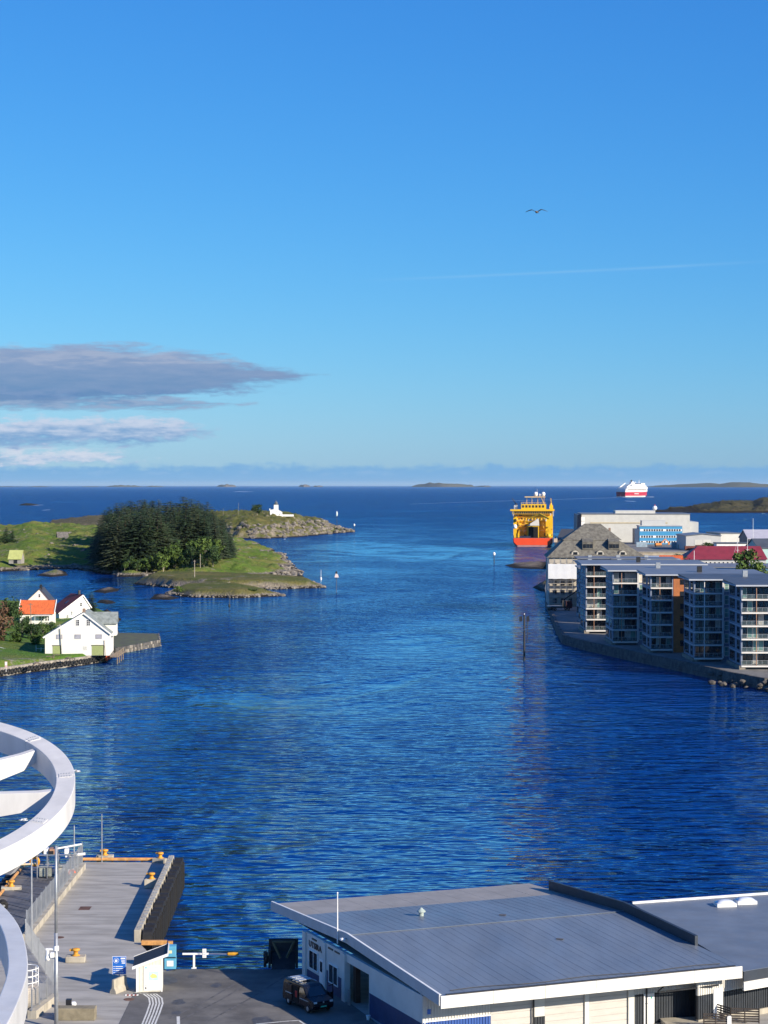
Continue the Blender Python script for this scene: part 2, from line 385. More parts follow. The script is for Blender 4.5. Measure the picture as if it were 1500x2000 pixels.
terrain('shore_rock', gp([(196, 1206), (215, 1214), (236, 1212), (233, 1203), (216, 1193), (200, 1193)]), [(190, 1185), (240, 1203)], 641, 7.6, 0.5, GRR, 0.2, 0.2, 0.8, crag=1.5)
terrain('shore_rock', gp([(985, 1104), (1005, 1110), (1070, 1112), (1075, 1098), (1010, 1100)]), [(980, 1109), (1000, 1107.5), (1080, 1107)], 996, 13.3, 0.8, GRR, 0.3, 0.12, 0.8, crag=1.0)
terrain('shore_rock', gp([(1041, 1147), (1052, 1154), (1080, 1158), (1085, 1140), (1055, 1139)]), [(1040, 1140), (1090, 1130)], 808, 9.5, 0.6, GRR, 0.3, 0.12, 0.8, crag=1.0)
terrain('shore_rock', gp([(36, 987), (62, 987.5), (78, 986), (60, 984.5), (40, 985)]), [(30, 983), (80, 984)], 4253, 26.6, 4, GRD, 0.5, 0.03, 2.0)
# dark low island beyond the yard on the right
terrain('dark_island', gp([(1270, 1000), (1350, 1001.5), (1440, 1001.5), (1600, 1001), (1600, 982), (1450, 983), (1340, 990)]),
    [(1270, 999), (1310, 992), (1360, 986), (1410, 976), (1440, 977), (1470, 980), (1490, 974), (1600, 976)], 4440, 114.0, 3.0, GRD, 3.0, 0.03, 14.0, crag=12.0)
# islands on the horizon
for a, b, top, dd in ((-60, 30, 950.0, 21000), (55, 95, 949.8, 20000), (158, 195, 950, 20000), (205, 276, 947.6, 20000), (284, 318, 949, 20000), (422, 462, 945.6, 20000), (583, 606, 946.0, 20000), (611, 632, 948.2, 20000), (803, 930, 941.5, 19000), (930, 960, 948.5, 20000), (1292, 1560, 942.0, 17000)):
    dd *= K; y0 = 948 + 42 * FPX / dd; n = 9
    mid = (a + b) / 2; wpx = b - a; dep = min(0.3, 0.02 + wpx / 1500) * dd
    out = [((a + wpx * i / n - 750) / FPX * dd, dd - dep * 0.25 * math.sin(math.pi * i / n)) for i in range(n + 1)]
    out += [((b - wpx * i / n - 750) / FPX * dd, dd + dep * (0.3 + 0.3 * math.sin(math.pi * i / n))) for i in range(n + 1)]
    rr = random.Random(int(a)); pr = [(a + wpx * i / 14, y0 - (y0 - top) * (math.sin(math.pi * min(1, max(0.06, i / 14))) ** 0.45) * rr.uniform(0.6, 1.0)) for i in range(15)]
    terrain('far_island', out, pr, dd, wpx / FPX * dd * 0.12, wpx / FPX * dd / 60, GRD, 6, 0.003, 10, crag=20)

# loose rock along the shores
def rubble(name, label, Hf, region, n, seed, lo, hi, smin, smax):
    q = random.Random(seed); bm_ = MB(); base = []
    ico = bmesh.new(); bmesh.ops.create_icosphere(ico, subdivisions=1, radius=1); iv = [v.co.copy() for v in ico.verts]; ifc = [tuple(v.index for v in f.verts) for f in ico.faces]; ico.free()
    (x0, x1, y0, y1) = region; tries = 0; k = 0
    while k < n and tries < 60000:
        tries += 400; X_ = np.array([q.uniform(x0, x1) for _ in range(400)]); Y_ = np.array([q.uniform(y0, y1) for _ in range(400)]); Z_ = TERR[Hf](X_, Y_)
        for a, b, z in zip(X_, Y_, Z_):
            if lo < z < hi and k < n:
                s_ = q.uniform(smin, smax); an = q.random() * 6.28; ca, sa = math.cos(an), math.sin(an)
                vs = []
                for v in iv:
                    j = q.uniform(.7, 1.15); x = v.x * s_ * j * 1.3; y = v.y * s_ * j; vs.append((a + x * ca - y * sa, b + x * sa + y * ca, z + v.z * s_ * j * .75))
                bm_.add(vs, ifc); k += 1
    o = bm_.build(name, ROCKY); tag(o, label, 'rocks', kind='stuff')
ROCKY = mat('shore_rock_grey', (0.17, 0.15, 0.125), .9, .45, .35, .5)
bb = [G(-20, 1118), G(600, 1118), G(300, 1040)]
rubble('shore_rubble', 'grey loose rocks along the shore of the grove island', 'grove_island', (-260, 0, 880, 1250), 700, 1, .15, 1.3, .5, 1.5)
rubble('meadow_rocks', 'scattered grey outcrops in the island meadow', 'grove_island', (-330, -40, 950, 1500), 160, 2, 3.0, 20, .5, 1.6)
rubble('shore_rubble', 'dark loose rocks along the grassy spit', 'grassy_spit', (-100, -20, 780, 900), 330, 3, .05, .9, .3, .9)
rubble('shore_rubble', 'dark loose rocks along the low skerry', 'low_skerry', (-90, -30, 730, 840), 260, 4, .05, .9, .3, .8)
rubble('shore_rubble', 'grey boulders on the flank of the lighthouse island', 'lighthouse_island', (-230, -20, 1540, 1900), 700, 5, .2, 11, .8, 2.6)

# white water: wake of the ferry and a few breaking crests
FOAM = mat('foam', (0.62, 0.68, 0.72), 0.8, 0.3, 0.05)
mb = MB()
pa = [(800, 984.5), (900, 981), (1000, 978), (1100, 975.2), (1204, 972.0)]
for i in range(len(pa) - 1):
    a0 = G(*pa[i]); a1 = G(*pa[i + 1]); wd = 4 + i * 2.2; we = 4 + (i + 1) * 2.2
    mb.add([(a0.x, a0.y - wd, .05), (a1.x, a1.y - we, .05), (a1.x, a1.y + we, .05), (a0.x, a0.y + wd, .05)], [(0, 1, 2, 3)])
tag(mb.build('wake', FOAM), 'thin white wake trailing behind the red and white ferry', 'wake', kind='stuff')
mb = MB(); rr = random.Random(5)
for (a, b, w) in ((72, 986.8, 7), (92, 996, 7), (470, 960, 10), (484, 960.5, 6), (1231, 979, 10), (1330, 1000.5, 12), (1410, 1000.8, 16), (556, 1053, 4)):
    c = G(a, b); ww = w / FPX * c.y / 2; k = 9; dpt = c.y * c.y / (EYE * FPX) * 0.8
    pts = [(c.x + ww * math.cos(t * 6.283 / k) * rr.uniform(.6, 1.1), c.y + dpt * math.sin(t * 6.283 / k) * rr.uniform(.5, 1), 0.06) for t in range(k)]
    mb.add(pts, [tuple(range(k))])
tag(mb.build('breaking_wave', FOAM), 'small white breakers on the open sea by the skerries', 'breakers', kind='stuff')

# ================================================================== trees
BARK = mat('bark', (0.10, 0.075, 0.055), 0.9, 0.3, 3)
PALEBARK = mat('pale_bark', (0.32, 0.28, 0.23), 0.9, 0.3, 3)
def leafmat(name, c, v=0.4):
    if name in MATS: return MATS[name]
    m = mat(name, c, 0.75, v, 0.5, spec=0.25)
    m.node_tree.nodes['Principled BSDF'].inputs['Subsurface Weight'].default_value = 0.0
    return m
SPR = [leafmat('spruce_needles', (0.028, 0.050, 0.020)), leafmat('spruce_needles_dark', (0.020, 0.038, 0.018)), leafmat('spruce_needles_grey', (0.038, 0.052, 0.026))]
LEAF = [leafmat('leaves_green', (0.060, 0.105, 0.020)), leafmat('leaves_fresh', (0.085, 0.135, 0.025)), leafmat('leaves_dark', (0.032, 0.062, 0.018)), leafmat('leaves_brown', (0.11, 0.062, 0.035))]
def spruce_meshes(seed, h, rad, mt):
    r = random.Random(seed); c = MB(); t = MB()
    t.tube([(0, 0, -1.0), (0.05, 0, h * 0.5), (0, 0, h * 0.97)], h * 0.016, 6, 0.03)
    z = h * r.uniform(0.10, 0.2)
    while z < h * 0.985:
        f = (z / h); rr = rad * (1 - f) ** 0.62 * r.uniform(0.75, 1.15) + 0.30
        nb = max(5, int(11 * (1 - f) + 4)); a0 = r.random() * 6.28
        for k in range(nb):
            a = a0 + 6.283 * k / nb + r.uniform(-.25, .25); L0 = rr * r.uniform(0.6, 1.15); dr = r.uniform(.10, .42)
            up = 0.5 * f
            for j in range(5):                       # sprays along the branch
                q0 = 0.12 + j * 0.19; q1 = q0 + 0.30; w = (0.30 + 0.40 * (1 - f)) * (1.1 - 0.5 * q0) * r.uniform(.7, 1.3)
                ca, sa = math.cos(a), math.sin(a)
                zz0 = z - L0 * dr * q0 + L0 * up * q0 * .5; zz1 = z - L0 * dr * q1 + L0 * up * q1 * .5 - 0.1
                p0 = Vector((ca * L0 * q0, sa * L0 * q0, zz0)); p1 = Vector((ca * L0 * q1, sa * L0 * q1, zz1)); s = Vector((-sa, ca, 0)) * w
                dz = Vector((0, 0, -r.uniform(.05, .5) * w * 1.6)); sk = r.uniform(-.4, .4)
                c.add([p0, p0 * 0.5 + p1 * 0.5 + s + dz, p1 + s * sk, p0 * 0.5 + p1 * 0.5 - s + dz * 1.3], [(0, 1, 2), (0, 2, 3)])
        z += h * 0.030 * r.uniform(0.7, 1.3) + 0.05
    return t.mesh('trunk', BARK), c.mesh('crown', mt)
def leafy_meshes(seed, h, rad, mt, trunk=0.3, leaf=0.42, n=900, bark=None):
    r = random.Random(seed); c = MB(); t = MB()
    t.tube([(0, 0, -0.6), (rad * .04, 0, h * 0.3), (rad * .1, rad * .05, h * 0.7)], h * 0.022, 6, h * 0.008)
    cl = []
    for i in range(16):
        a = r.random() * 6.283; q = math.sqrt(r.random()) * 0.72; zz = r.uniform(trunk + 0.05, 0.9)
        k = math.sin(math.pi * min(1, max(0.1, (zz - trunk * 0.5) / (1.06 - trunk * 0.5)))) ** 0.6
        cl.append((Vector((math.cos(a) * q * rad * k, math.sin(a) * q * rad * k, zz * h)), rad * r.uniform(.26, .46)))
        t.tube([(0, 0, h * max(0.12, zz - .35)), cl[-1][0] * 0.6 + Vector((0, 0, zz * h * .35)), cl[-1][0]], h * 0.008, 4, 0.02)
    for i in range(n):
        cc, cr = cl[i % 16]; d = Vector((r.gauss(0, 1), r.gauss(0, 1), r.gauss(0, 1))).normalized()
        p = cc + d * cr * r.uniform(.55, 1.08) * Vector((1, 1, .8)).length / 1.62
        nrm = (d + Vector((r.gauss(0, .5), r.gauss(0, .5), r.gauss(0, .5) + .3))).normalized()
        e1 = nrm.orthogonal().normalized(); e1.rotate(Matrix.Rotation(r.random() * 6.28, 3, nrm)); e2 = nrm.cross(e1); s = leaf * r.uniform(.6, 1.3)
        c.add([p - e1 * s, p - e2 * s * .6, p + e1 * s, p + e2 * s * .6], [(0, 1, 2, 3)])
    return t.mesh('trunk', bark or BARK), c.mesh('crown', mt)
def tree(name, meshes, loc, rz, sc, label, group=None, cat='tree'):
    o = thing(name, label, cat, loc, rz, group); o.scale = (sc, sc, sc) if not hasattr(sc, '__len__') else sc
    put('trunk', meshes[0], o); put('crown', meshes[1], o); return o
SPRUCES = [spruce_meshes(i, 17, 4.9, SPR[i % 3]) for i in range(6)]
LEAFY = [leafy_meshes(20 + i, 8, 3.6, LEAF[i % 3], bark=PALEBARK) for i in range(6)]
rr = random.Random(11); placed = []
# the grove: crown line surveyed along the photograph, deepest rows tallest
topline = [(180, 1090), (192, 1040), (200, 1003), (216, 992), (240, 985), (262, 985), (282, 981), (300, 987), (325, 980), (350, 983), (366, 976), (390, 984), (410, 995), (425, 1005), (440, 1025), (456, 1050), (470, 1085)]
cnt = 0
for row, (Yd, n, jit) in enumerate(((354, 14, 4), (362, 17, 5), (372, 19, 5), (385, 19, 6), (400, 19, 6), (418, 16, 6))):
    for k in range(n):
        x0, x1 = ((205, 330), (196, 438), (190, 452), (190, 455), (196, 450), (205, 440))[row]
        px = x0 + (x1 - x0) * (k + 0.5) / n + rr.uniform(-4, 4)
        Y = (Yd + rr.uniform(-jit, jit)) * K; Xw = (px - 750) / FPX * Y
        zb = H_MAIN(Xw, Y); top = np.interp(px, [p[0] for p in topline], [p[1] - 15 for p in topline]) + (5 - row) * 5.5 + rr.uniform(-2, 8)
        h = EYE - (top - 948) / FPX * Y - zb
        if h < 5: continue
        sc = min(h, 36) / 17 * rr.uniform(.94, 1.0)
        tree('spruce_tree', SPRUCES[cnt % 6], (Xw, Y, zb - .2), rr.random() * 6.28, (sc * rr.uniform(1.15, 1.45), sc * rr.uniform(1.15, 1.45), sc), 'tall dark green spruce in the dense grove on the island', 'spruces of the grove'); cnt += 1
# lighter broadleaf trees in front of the grove
for k in range(44):
    px = rr.uniform(236, 432); lo = 1116 if px > 330 else 1122
    Y = rr.uniform(342, 357) if px > 300 else rr.uniform(343, 352); Y *= K; Xw = (px - 750) / FPX * Y; zb = H_MAIN(Xw, Y)
    if zb < 0.7: continue
    hh = rr.uniform(5.5, 11) if px > 300 else rr.uniform(4, 8)
    tree('broadleaf_tree', LEAFY[k % 6], (Xw, Y, zb - .2), rr.random() * 6.28, hh / 8, 'bright green broadleaf tree at the foot of the spruce grove', 'broadleaf trees below the grove')
def px_on(Hf, px, Y): Y = Y * K; Xw = (px - 750) / FPX * Y; return (Xw, Y, Hf(Xw, Y))
for px, Y, h, lab in ((12, 455, 11, 'lone dark spruce on the grassy ridge near the left edge'), (24, 450, 7, 'short dark spruce beside the lone ridge spruce at left')):
    tree('spruce_tree', SPRUCES[1], px_on(H_MAIN, px, Y), 1.0, (h / 17 * 1.3, h / 17 * 1.3, h / 17), lab)
tree('leafy_shrub', LEAFY[2], px_on(H_MAIN, 8, 440), 0.4, (1.5, 1.2, .55), 'dark rounded shrub below the lone ridge spruce', cat='shrub')
tree('leafy_shrub', LEAFY[2], px_on(H_MAIN, 24, 438), 2.4, (1.4, 1.2, .45), 'low spreading dark shrub on the meadow ridge at left', cat='shrub')
tree('broadleaf_tree', LEAFY[2], px_on(H_LG, 502, 625), 0.7, (1.75, 1.6, 1.15), 'dark round bushy tree beside the white lighthouse')
tree('leafy_shrub', LEAFY[1], (*G(348, 1156, 1.6)[:2], 0.9), 0.4, (.7, .6, .35), 'small green shrub on the low skerry', cat='shrub')
for i, px in enumerate((440, 462, 476, 490)):
    tree('leafy_shrub', LEAFY[i % 3], (*G(px, 1158, 1.4)[:2], 0.7), i, (.8, .6, .28), 'low green bush on the grassy top of the skerry', 'bushes along the skerry', cat='shrub')
# ================================================================== left shore: lawn, boathouse, houses
LAWN = ground_material('lawn', (0.095, 0.200, 0.022), (0.17, 0.195, 0.040), (0.24, 0.22, 0.19), -0.4, 0.5)
WHITE = mat('white_boards', (0.78, 0.76, 0.70), 0.55, 0.04, 1.5)
WHITE2 = mat('white_paint', (0.80, 0.80, 0.78), 0.5, 0.03, 1.0)
GREYROOF = mat('grey_slate', (0.22, 0.25, 0.24), 0.7, 0.25, 1.2, 0.3)
DARKROOF = mat('dark_slate', (0.045, 0.05, 0.06), 0.6, 0.25, 1.0, 0.3)
ORANGE_T = mat('orange_tiles', (0.62, 0.13, 0.035), 0.75, 0.22, 0.9, 0.4, stretch=(3, 1, 1))
DRED_T = mat('dark_red_tiles', (0.13, 0.028, 0.022), 0.7, 0.25, 0.9, 0.4)
GLASS = glassmat('window_glass', (0.020, 0.026, 0.034))
GLASSG = glassmat('green_glass', (0.05, 0.11, 0.10))
SAGE = mat('sage_paint', (0.32, 0.37, 0.15), 0.6, 0.08, 3)
WOOD = mat('weathered_wood', (0.23, 0.18, 0.13), 0.85, 0.3, 4)
DWOOD = mat('dark_wood', (0.05, 0.04, 0.035), 0.8, 0.3, 4)
STONE = mat('quay_stone', (0.27, 0.245, 0.21), 0.85, 0.35, 0.9, 0.6)
STONE2 = mat('dark_quay_stone', (0.10, 0.095, 0.09), 0.9, 0.4, 0.8, 0.6)
RUBBER = mat('black_rubber', (0.012, 0.012, 0.013), 0.75, 0.3, 3)
BRICK = mat('chimney_brick', (0.25, 0.17, 0.13), 0.85, 0.2, 6)
BLACK = mat('black_paint', (0.015, 0.016, 0.02), 0.5, 0.2, 3)
STEEL = mat('galvanised_steel', (0.42, 0.44, 0.46), 0.45, 0.12, 2, metal=0.6)
ORANGE_B = mat('buoy_orange', (0.75, 0.14, 0.06), 0.45, 0.1, 3)
near_land, H_L = terrain('lawn_shore', gp([(-120, 1338), (0, 1322), (60, 1313), (110, 1306), (160, 1300), (205, 1292), (222, 1283), (226, 1262), (232, 1240), (222, 1215), (200, 1203), (150, 1196), (60, 1190), (-120, 1190)]),
    [(-120, 1260), (0, 1267), (60, 1273), (120, 1274), (230, 1274)], 471, 1.6, 0.7, LAWN, 0.12, 0.05, 0.15)
# stone edging of the shore, block by block
def wall_line(name, label, pts, z0, z1, blk, thick, m, cat='quay wall', seed=1, rows=1):
    root = thing(name, label, cat, (*pts[0][:2], 0)); r = random.Random(seed)
    for i in range(len(pts) - 1):
        a = Vector((*pts[i][:2], 0)); b = Vector((*pts[i + 1][:2], 0)); L0 = (b - a).length; d = (b - a) / L0; n = Vector((d.y, -d.x, 0))
        for q in range(rows):
            za = z0 + (z1 - z0) * q / rows; zb = z0 + (z1 - z0) * (q + 1) / rows; s = r.uniform(-blk * .4, 0)
            while s < L0:
                l = blk * r.uniform(.7, 1.35); s0 = max(0, s) + .025; s1 = min(L0, s + l) - .025; s += l
                if s1 - s0 < .1: continue
                o = r.uniform(-.06, .1); p = [a + d * s0 - n * thick, a + d * s0 + n * o, a + d * s1 + n * (o + r.uniform(-.05, .05)), a + d * s1 - n * thick]
                p = [(v.x - pts[0][0], v.y - pts[0][1]) for v in p]
                MB().prism(p, za + .02, zb - .015 + r.uniform(-.05, .04)).build('stone', m, root)
    return root
shore_pts = gp([(-60, 1331), (0, 1322), (60, 1313), (110, 1306), (160, 1300), (205, 1292)])
wall_line('shore_wall', 'low stone shore wall hung with black tyres below the lawn', shore_pts, -0.6, 2.0, 1.3, 0.7, STONE, seed=2)
# tyres hanging on it
tyre = cached('tyre', lambda: MB().torus((0, 0, 0), .46, .20, (0, 1, 0), 14, 6).mesh('tyre', RUBBER, True))
acc = 0; k = 0
for i in range(1, len(shore_pts) - 1):
    a = Vector((*shore_pts[i], 0)); b = Vector((*shore_pts[i + 1], 0)); d = (b - a).normalized(); n = Vector((d.y, -d.x, 0)); s = 0.4
    while s < (b - a).length:
        p = a + d * s + n * .32; o = put('tyre_fender', tyre, None, (p.x, p.y, .95 + .07 * math.sin(k * 1.7)), math.atan2(d.y, d.x) + .06 * math.sin(k * 2.3))
        tag(o, 'black rubber tyre hung as a fender on the lawn shore wall', 'tyre', 'tyre fenders along the lawn shore'); s += 1.32; k += 1
# jetty of rubble stone to the right of the boathouse
jt = gp([(224, 1266), (312, 1250), (310, 1237), (214, 1235)], 1.6)
mb = MB().prism([jt[0], jt[1], jt[2], jt[3]], -1, 1.55); jet = mb.build('stone_jetty', mat('jetty_top', (0.10, 0.095, 0.075), 0.9, 0.35, .5, .4, col2=(0.10, 0.115, 0.045)))
tag(jet, 'low rubble stone jetty reaching right from the white boathouse', 'jetty')
r = random.Random(9)
for (a, b) in ((jt[0], jt[1]), (jt[1], jt[2])):
    a = Vector((*a, 0)); b = Vector((*b, 0)); L0 = (b - a).length; d = (b - a) / L0; n = Vector((d.y, -d.x, 0))
    for q in range(3):
        s = r.uniform(-.5, 0)
        while s < L0:
            l = r.uniform(.6, 1.4); s0 = max(0, s); s1 = min(L0, s + l); s += l; o = r.uniform(.05, .4 - .1 * q)
            if s1 - s0 < .1: continue
            p = [a + d * (s0 + .04) - n * .2, a + d * (s0 + .04) + n * o, a + d * (s1 - .04) + n * (o + r.uniform(-.1, .1)), a + d * (s1 - .04) - n * .2]
            MB().prism([(v.x, v.y) for v in p], -.5 + q * .7, .15 + q * .72 + r.uniform(-.06, .1)).build('stone', random.Random(int(s * 91) + q).choice((STONE, STONE2, STONE2)), jet)

def window(parent, wall, u, z, w, h, cols=2, rows=2, frame=None, pane=None, th=0.06):
    """wall = (origin, along, outward) in the parent's space; u, z the window's lower left"""
    o, d, n = [Vector(q) for q in wall]
    ang = math.atan2(d.y, d.x); key = ('win', round(w, 2), round(h, 2), cols, rows, (frame or WHITE2).name, round(th, 2))
    def fr():
        m = MB(); t = min(.09, .14 * min(w, h)) if cols * rows > 1 else .08
        m.box(0, w, -th, .04, 0, t); m.box(0, w, -th, .04, h - t, h); m.box(0, t, -th, .04, t, h - t); m.box(w - t, w, -th, .04, t, h - t)
        for i in range(1, cols): m.box(w * i / cols - t * .35, w * i / cols + t * .35, -th + .012, .03, t, h - t)
        for i in range(1, rows): m.box(t, w - t, -th + .018, .03, h * i / rows - t * .3, h * i / rows + t * .3)
        return m.mesh('window', frame or WHITE2)
    p = o + d * u + Vector((0, 0, z)) + n * .02
    win = put('window', cached(key, fr), parent, p, ang)
    pk = ('pane', round(w, 2), round(h, 2), (pane or GLASS).name)
    put('pane', cached(pk, lambda: MB().box(.03, w - .03, -.025, .02, .03, h - .03).mesh('pane', pane or GLASS)), win)
    return win
def gable_roof(parent, x0, x1, y0, y1, zl, zr, xa, za, m, th=.22, over=.45, name='roof'):
    """ridge along y at x=xa"""
    mb = MB(); sl = (za - zl) / max(xa - x0, .01); sr = (za - zr) / max(x1 - xa, .01)
    mb.extr([(x0 - over, zl - sl * over), (xa, za), (xa, za + th), (x0 - over, zl - sl * over + th)][::-1], 'y', y0 - over * .6, y1 + over * .6)
    mb.extr([(xa, za), (x1 + over, zr - sr * over), (x1 + over, zr - sr * over + th), (xa, za + th)][::-1], 'y', y0 - over * .6, y1 + over * .6)
    return mb.build(name, m, parent)
# --- the big white boathouse
bh0 = G(88, 1281, 2.0); bh = thing('boathouse', 'large white boathouse with green doors and grey roof on the lawn shore', 'boathouse', bh0, R(4))
W, DP = 15.0, 15.0
MB().extr([(0, 0), (W, 0), (W, 5.3), (9.0, 10.0), (0, 4.6)], 'y', 0, DP).build('wall', WHITE, bh)
gable_roof(bh, 0, W, 0, DP, 4.6, 5.3, 9.0, 10.0, GREYROOF)
MB().box(-.5, W + .4, -.62, -.30, -.0, 0).build('sill_board', WHITE2, bh) if False else None
mb = MB(); mb.seg((-.45, -.36, 4.25), (9.0, -.36, 9.98), .1, .34); mb.seg((9.0, -.36, 9.98), (W + .45, -.36, 4.95), .1, .34); mb.build('barge_board', WHITE2, bh)
MB().box(8.6, 9.3, 1.2, 1.9, 9.6, 11.0).build('chimney', BRICK, bh)
# hoist dormer on the right flank
MB().extr([(6.4, 4.2), (11.2, 4.2), (11.2, 7.2), (8.8, 9.4), (6.4, 7.2)], 'x', 10.5, W + 1.2).build('hoist_dormer', WHITE, bh)
mb = MB(); mb.extr([(6.0, 6.95), (8.8, 9.5), (8.8, 9.75), (6.0, 7.2)], 'x', 9.4, W + 1.5); mb.extr([(8.8, 9.5), (11.6, 6.95), (11.6, 7.2), (8.8, 9.75)], 'x', 9.4, W + 1.5); mb.build('dormer_roof', GREYROOF, bh)
fw = ((0, 0, 0), (1, 0, 0), (0, -1, 0))
for u in (7.2, 9.7): window(bh, fw, u, 7.0, .85, 1.5, 2, 3)
LAT = mat('lattice_frame', (0.30, 0.30, 0.33), .6, .1, 2)
for u in (2.6, 6.9, 11.8): window(bh, fw, u, 3.95, 1.45, 1.05, 6, 4, LAT, glassmat('pale_pane', (0.42, 0.42, 0.48)))
for u, w in ((1.8, 1.7), (10.9, 2.7)):
    d = MB(); nb = int(w / .28)
    for i in range(nb): d.box(u + w * i / nb + .012, u + w * (i + 1) / nb - .012, -.07 - .012 * (i % 2), -.01, 0.05, 2.35)
    do = d.build('door', SAGE, bh); MB().box(u - .12, u + w + .12, -.11, -.005, 2.36, 2.5).build('lintel', DWOOD, do)
    MB().box(u + w + .01, u + w + .22, -.10, -.005, 0.05, 2.35).build('open_edge', DWOOD, do)
MB().box(8.9, 9.9, -.06, -.01, 1.2, 2.3).build('notice_board', WHITE2, bh)
MB().box(8.98, 9.82, -.075, -.055, 1.28, 2.22).build('notice_sheet', mat('grey_sheet', (.55, .55, .52), .7, .2, 4), bh)
mb = MB(); mb.tube([(W - .9, -.3, 0), (W - 1.2, -.15, 3.6)], .06, 6); mb.build('drain_pipe', WOOD, bh)
# wooden stage along the right flank of the boathouse
mb = MB()
e0 = bh0 + Vector((15.2, .2, 0))
for i in range(14): mb.box(0, 1.9, i * 1.0 + .03, i * 1.0 + .97, -.35, -.12)
for i in range(4): mb.box(1.6, 1.8, i * 4 + .3, i * 4 + .5, -2.4, .9)
for i in range(3): mb.seg((1.7, i * 4 + .4, .85), (1.7, i * 4 + 4.4, .85), .08, .08)
st = mb.build('wooden_stage', WOOD); st.location = e0; st.rotation_euler.z = R(1)
tag(st, 'narrow wooden landing stage along the right wall of the white boathouse', 'landing stage')
# --- orange-roofed house
o0 = G(39, 1221, 2.4); hs1 = thing('dwelling_house', 'white house with bright orange tiled roof left of the boathouse', 'house', o0, R(2))
MB().box(0, 9.3, 0, 6, 0, 3.4).build('wall', WHITE, hs1)
MB().extr([(-.5, 3.15), (4.6, 6.6), (4.6, 6.85), (-.5, 3.4)], 'x', -.35, 9.65).build('roof', ORANGE_T, hs1)
for i in range(5):
    MB().seg((-.2 + i * 2.4, -.52, 3.30), (-.2 + i * 2.4, 4.5, 6.72), .10, .10).build('roof_batten', ORANGE_T, hs1)
MB().extr([(-.3, 3.2), (4.6, 6.5), (4.6, 7.1), (-.3, 3.7)], 'x', 9.66, 9.82).build('barge_board', WHITE2, hs1)
MB().extr([(-.3, 3.2), (4.6, 6.5), (4.6, 7.1), (-.3, 3.7)], 'x', -.52, -.36).build('barge_board', WHITE2, hs1)
MB().extr([(1.2, 0), (8.0, 0), (8.0, 6.5), (5.0, 10.0), (1.2, 6.5)], 'y', 4.7, 13).build('rear_wall', WHITE, hs1)
gable_roof(hs1, 1.2, 8.0, 4.7, 13, 6.5, 6.5, 5.0, 10.0, DARKROOF, name='rear_roof')
ch = MB().box(4.8, 5.5, 5.6, 6.3, 9.2, 11.2).build('chimney', BLACK, hs1)
window(hs1, ((0, 4.7, 0), (1, 0, 0), (0, -1, 0)), 4.6, 7.6, .6, 1.0, 1, 2)
fw = ((0, 0, 0), (1, 0, 0), (0, -1, 0))
window(hs1, fw, 1.6, .5, 1.1, 2.1, 2, 2, SAGE)
for u in (5.4, 6.2, 7.1, 7.8): window(hs1, fw, u, 1.2, .55, 1.4, 1, 2)
mb = MB(); mb.box(4.4, 8.6, -2.0, -.1, .0, .18); mb.box(4.4, 8.6, -2.2, -.05, 2.72, 2.84); mb.box(4.45, 4.55, -2.1, -2.0, .1, 2.75); mb.box(8.45, 8.55, -2.1, -2.0, .1, 2.75); mb.build('veranda', WHITE2, hs1)
# --- dark-red-roofed house
o0 = G(116, 1210, 2.2); hs2 = thing('dwelling_house', 'white house with dark red tiled roof behind the boathouse', 'house', o0, R(34))
MB().extr([(0, 0), (10, 0), (10, 3.6), (7.6, 7.0), (0, 2.0)], 'y', 0, 8).build('wall', WHITE, hs2)
gable_roof(hs2, 0, 10, 0, 8, 2.0, 3.6, 7.6, 7.0, DRED_T)
MB().box(7.3, 7.9, 2.2, 2.8, 6.7, 8.4).build('chimney', BLACK, hs2)
mb = MB(); mb.seg((-.4, -.32, 1.72), (7.6, -.32, 7.0), .1, .3); mb.seg((7.6, -.32, 7.0), (10.4, -.32, 3.1), .1, .3); mb.build('barge_board', WHITE2, hs2)
window(hs2, fw, 3.6, 1.2, .7, 1.2, 2, 2); window(hs2, fw, 2.2, .3, .8, 1.0, 2, 2); window(hs2, fw, 6.6, 3.6, .9, 1.2, 2, 2)
MB().extr([(3.4, 4.42), (4.6, 5.2), (4.6, 5.32), (3.4, 4.54)][::-1], 'y', 3, 3.8).build('roof_window', GLASS, hs2)
# small sheds on the meadow
def shed(name, label, px, py, z, w, d, hw, hr, wm, rm, rz, door=True):
    o = thing(name, label, 'shed', (*G(px, py, z)[:2], z), rz)
    MB().extr([(0, 0), (d, 0), (d, hw), (d / 2, hr), (0, hw)], 'x', 0, w).build('wall', wm, o)
    mb = MB(); mb.extr([(-.5, hw - .3), (d / 2, hr), (d / 2, hr + .2), (-.5, hw - .1)], 'x', -.4, w + .4); mb.extr([(d / 2, hr), (d + .5, hw - .3), (d + .5, hw - .1), (d / 2, hr + .2)], 'x', -.4, w + .4); mb.build('roof', rm, o)
    if door: MB().box(w * .4, w * .7, -.06, -.01, .1, hw * .85).build('door', BLACK, o)
    return o
shed('meadow_shed', 'small shed with pale yellow green roof on the meadow shore', 17, 1101, 3.0, 6.2, 7.0, 2.4, 6.5, mat('grey_boards', (.30, .29, .27), .8, .2, 2), mat('yellow_green_roof', (0.44, 0.47, 0.16), .6, .1, .6), R(-3))
shed('meadow_shed', 'dark weathered shed on the grassy ridge left of the grove', 113, 1058, 8.6, 6.0, 6.0, 2.0, 5.6, mat('dark_boards', (.07, .065, .06), .85, .3, 2), mat('grey_turf_roof', (.13, .12, .11), .85, .3, 1), R(16), True)
shed('red_shed', 'small red roofed shed in the grass of the lighthouse island', 446, 1024, 9.3, 9, 6, 1.2, 3.0, mat('red_boards', (.30, .05, .035), .8, .2, 2), mat('red_felt', (.36, .07, .045), .8, .2, 2), R(5), False)
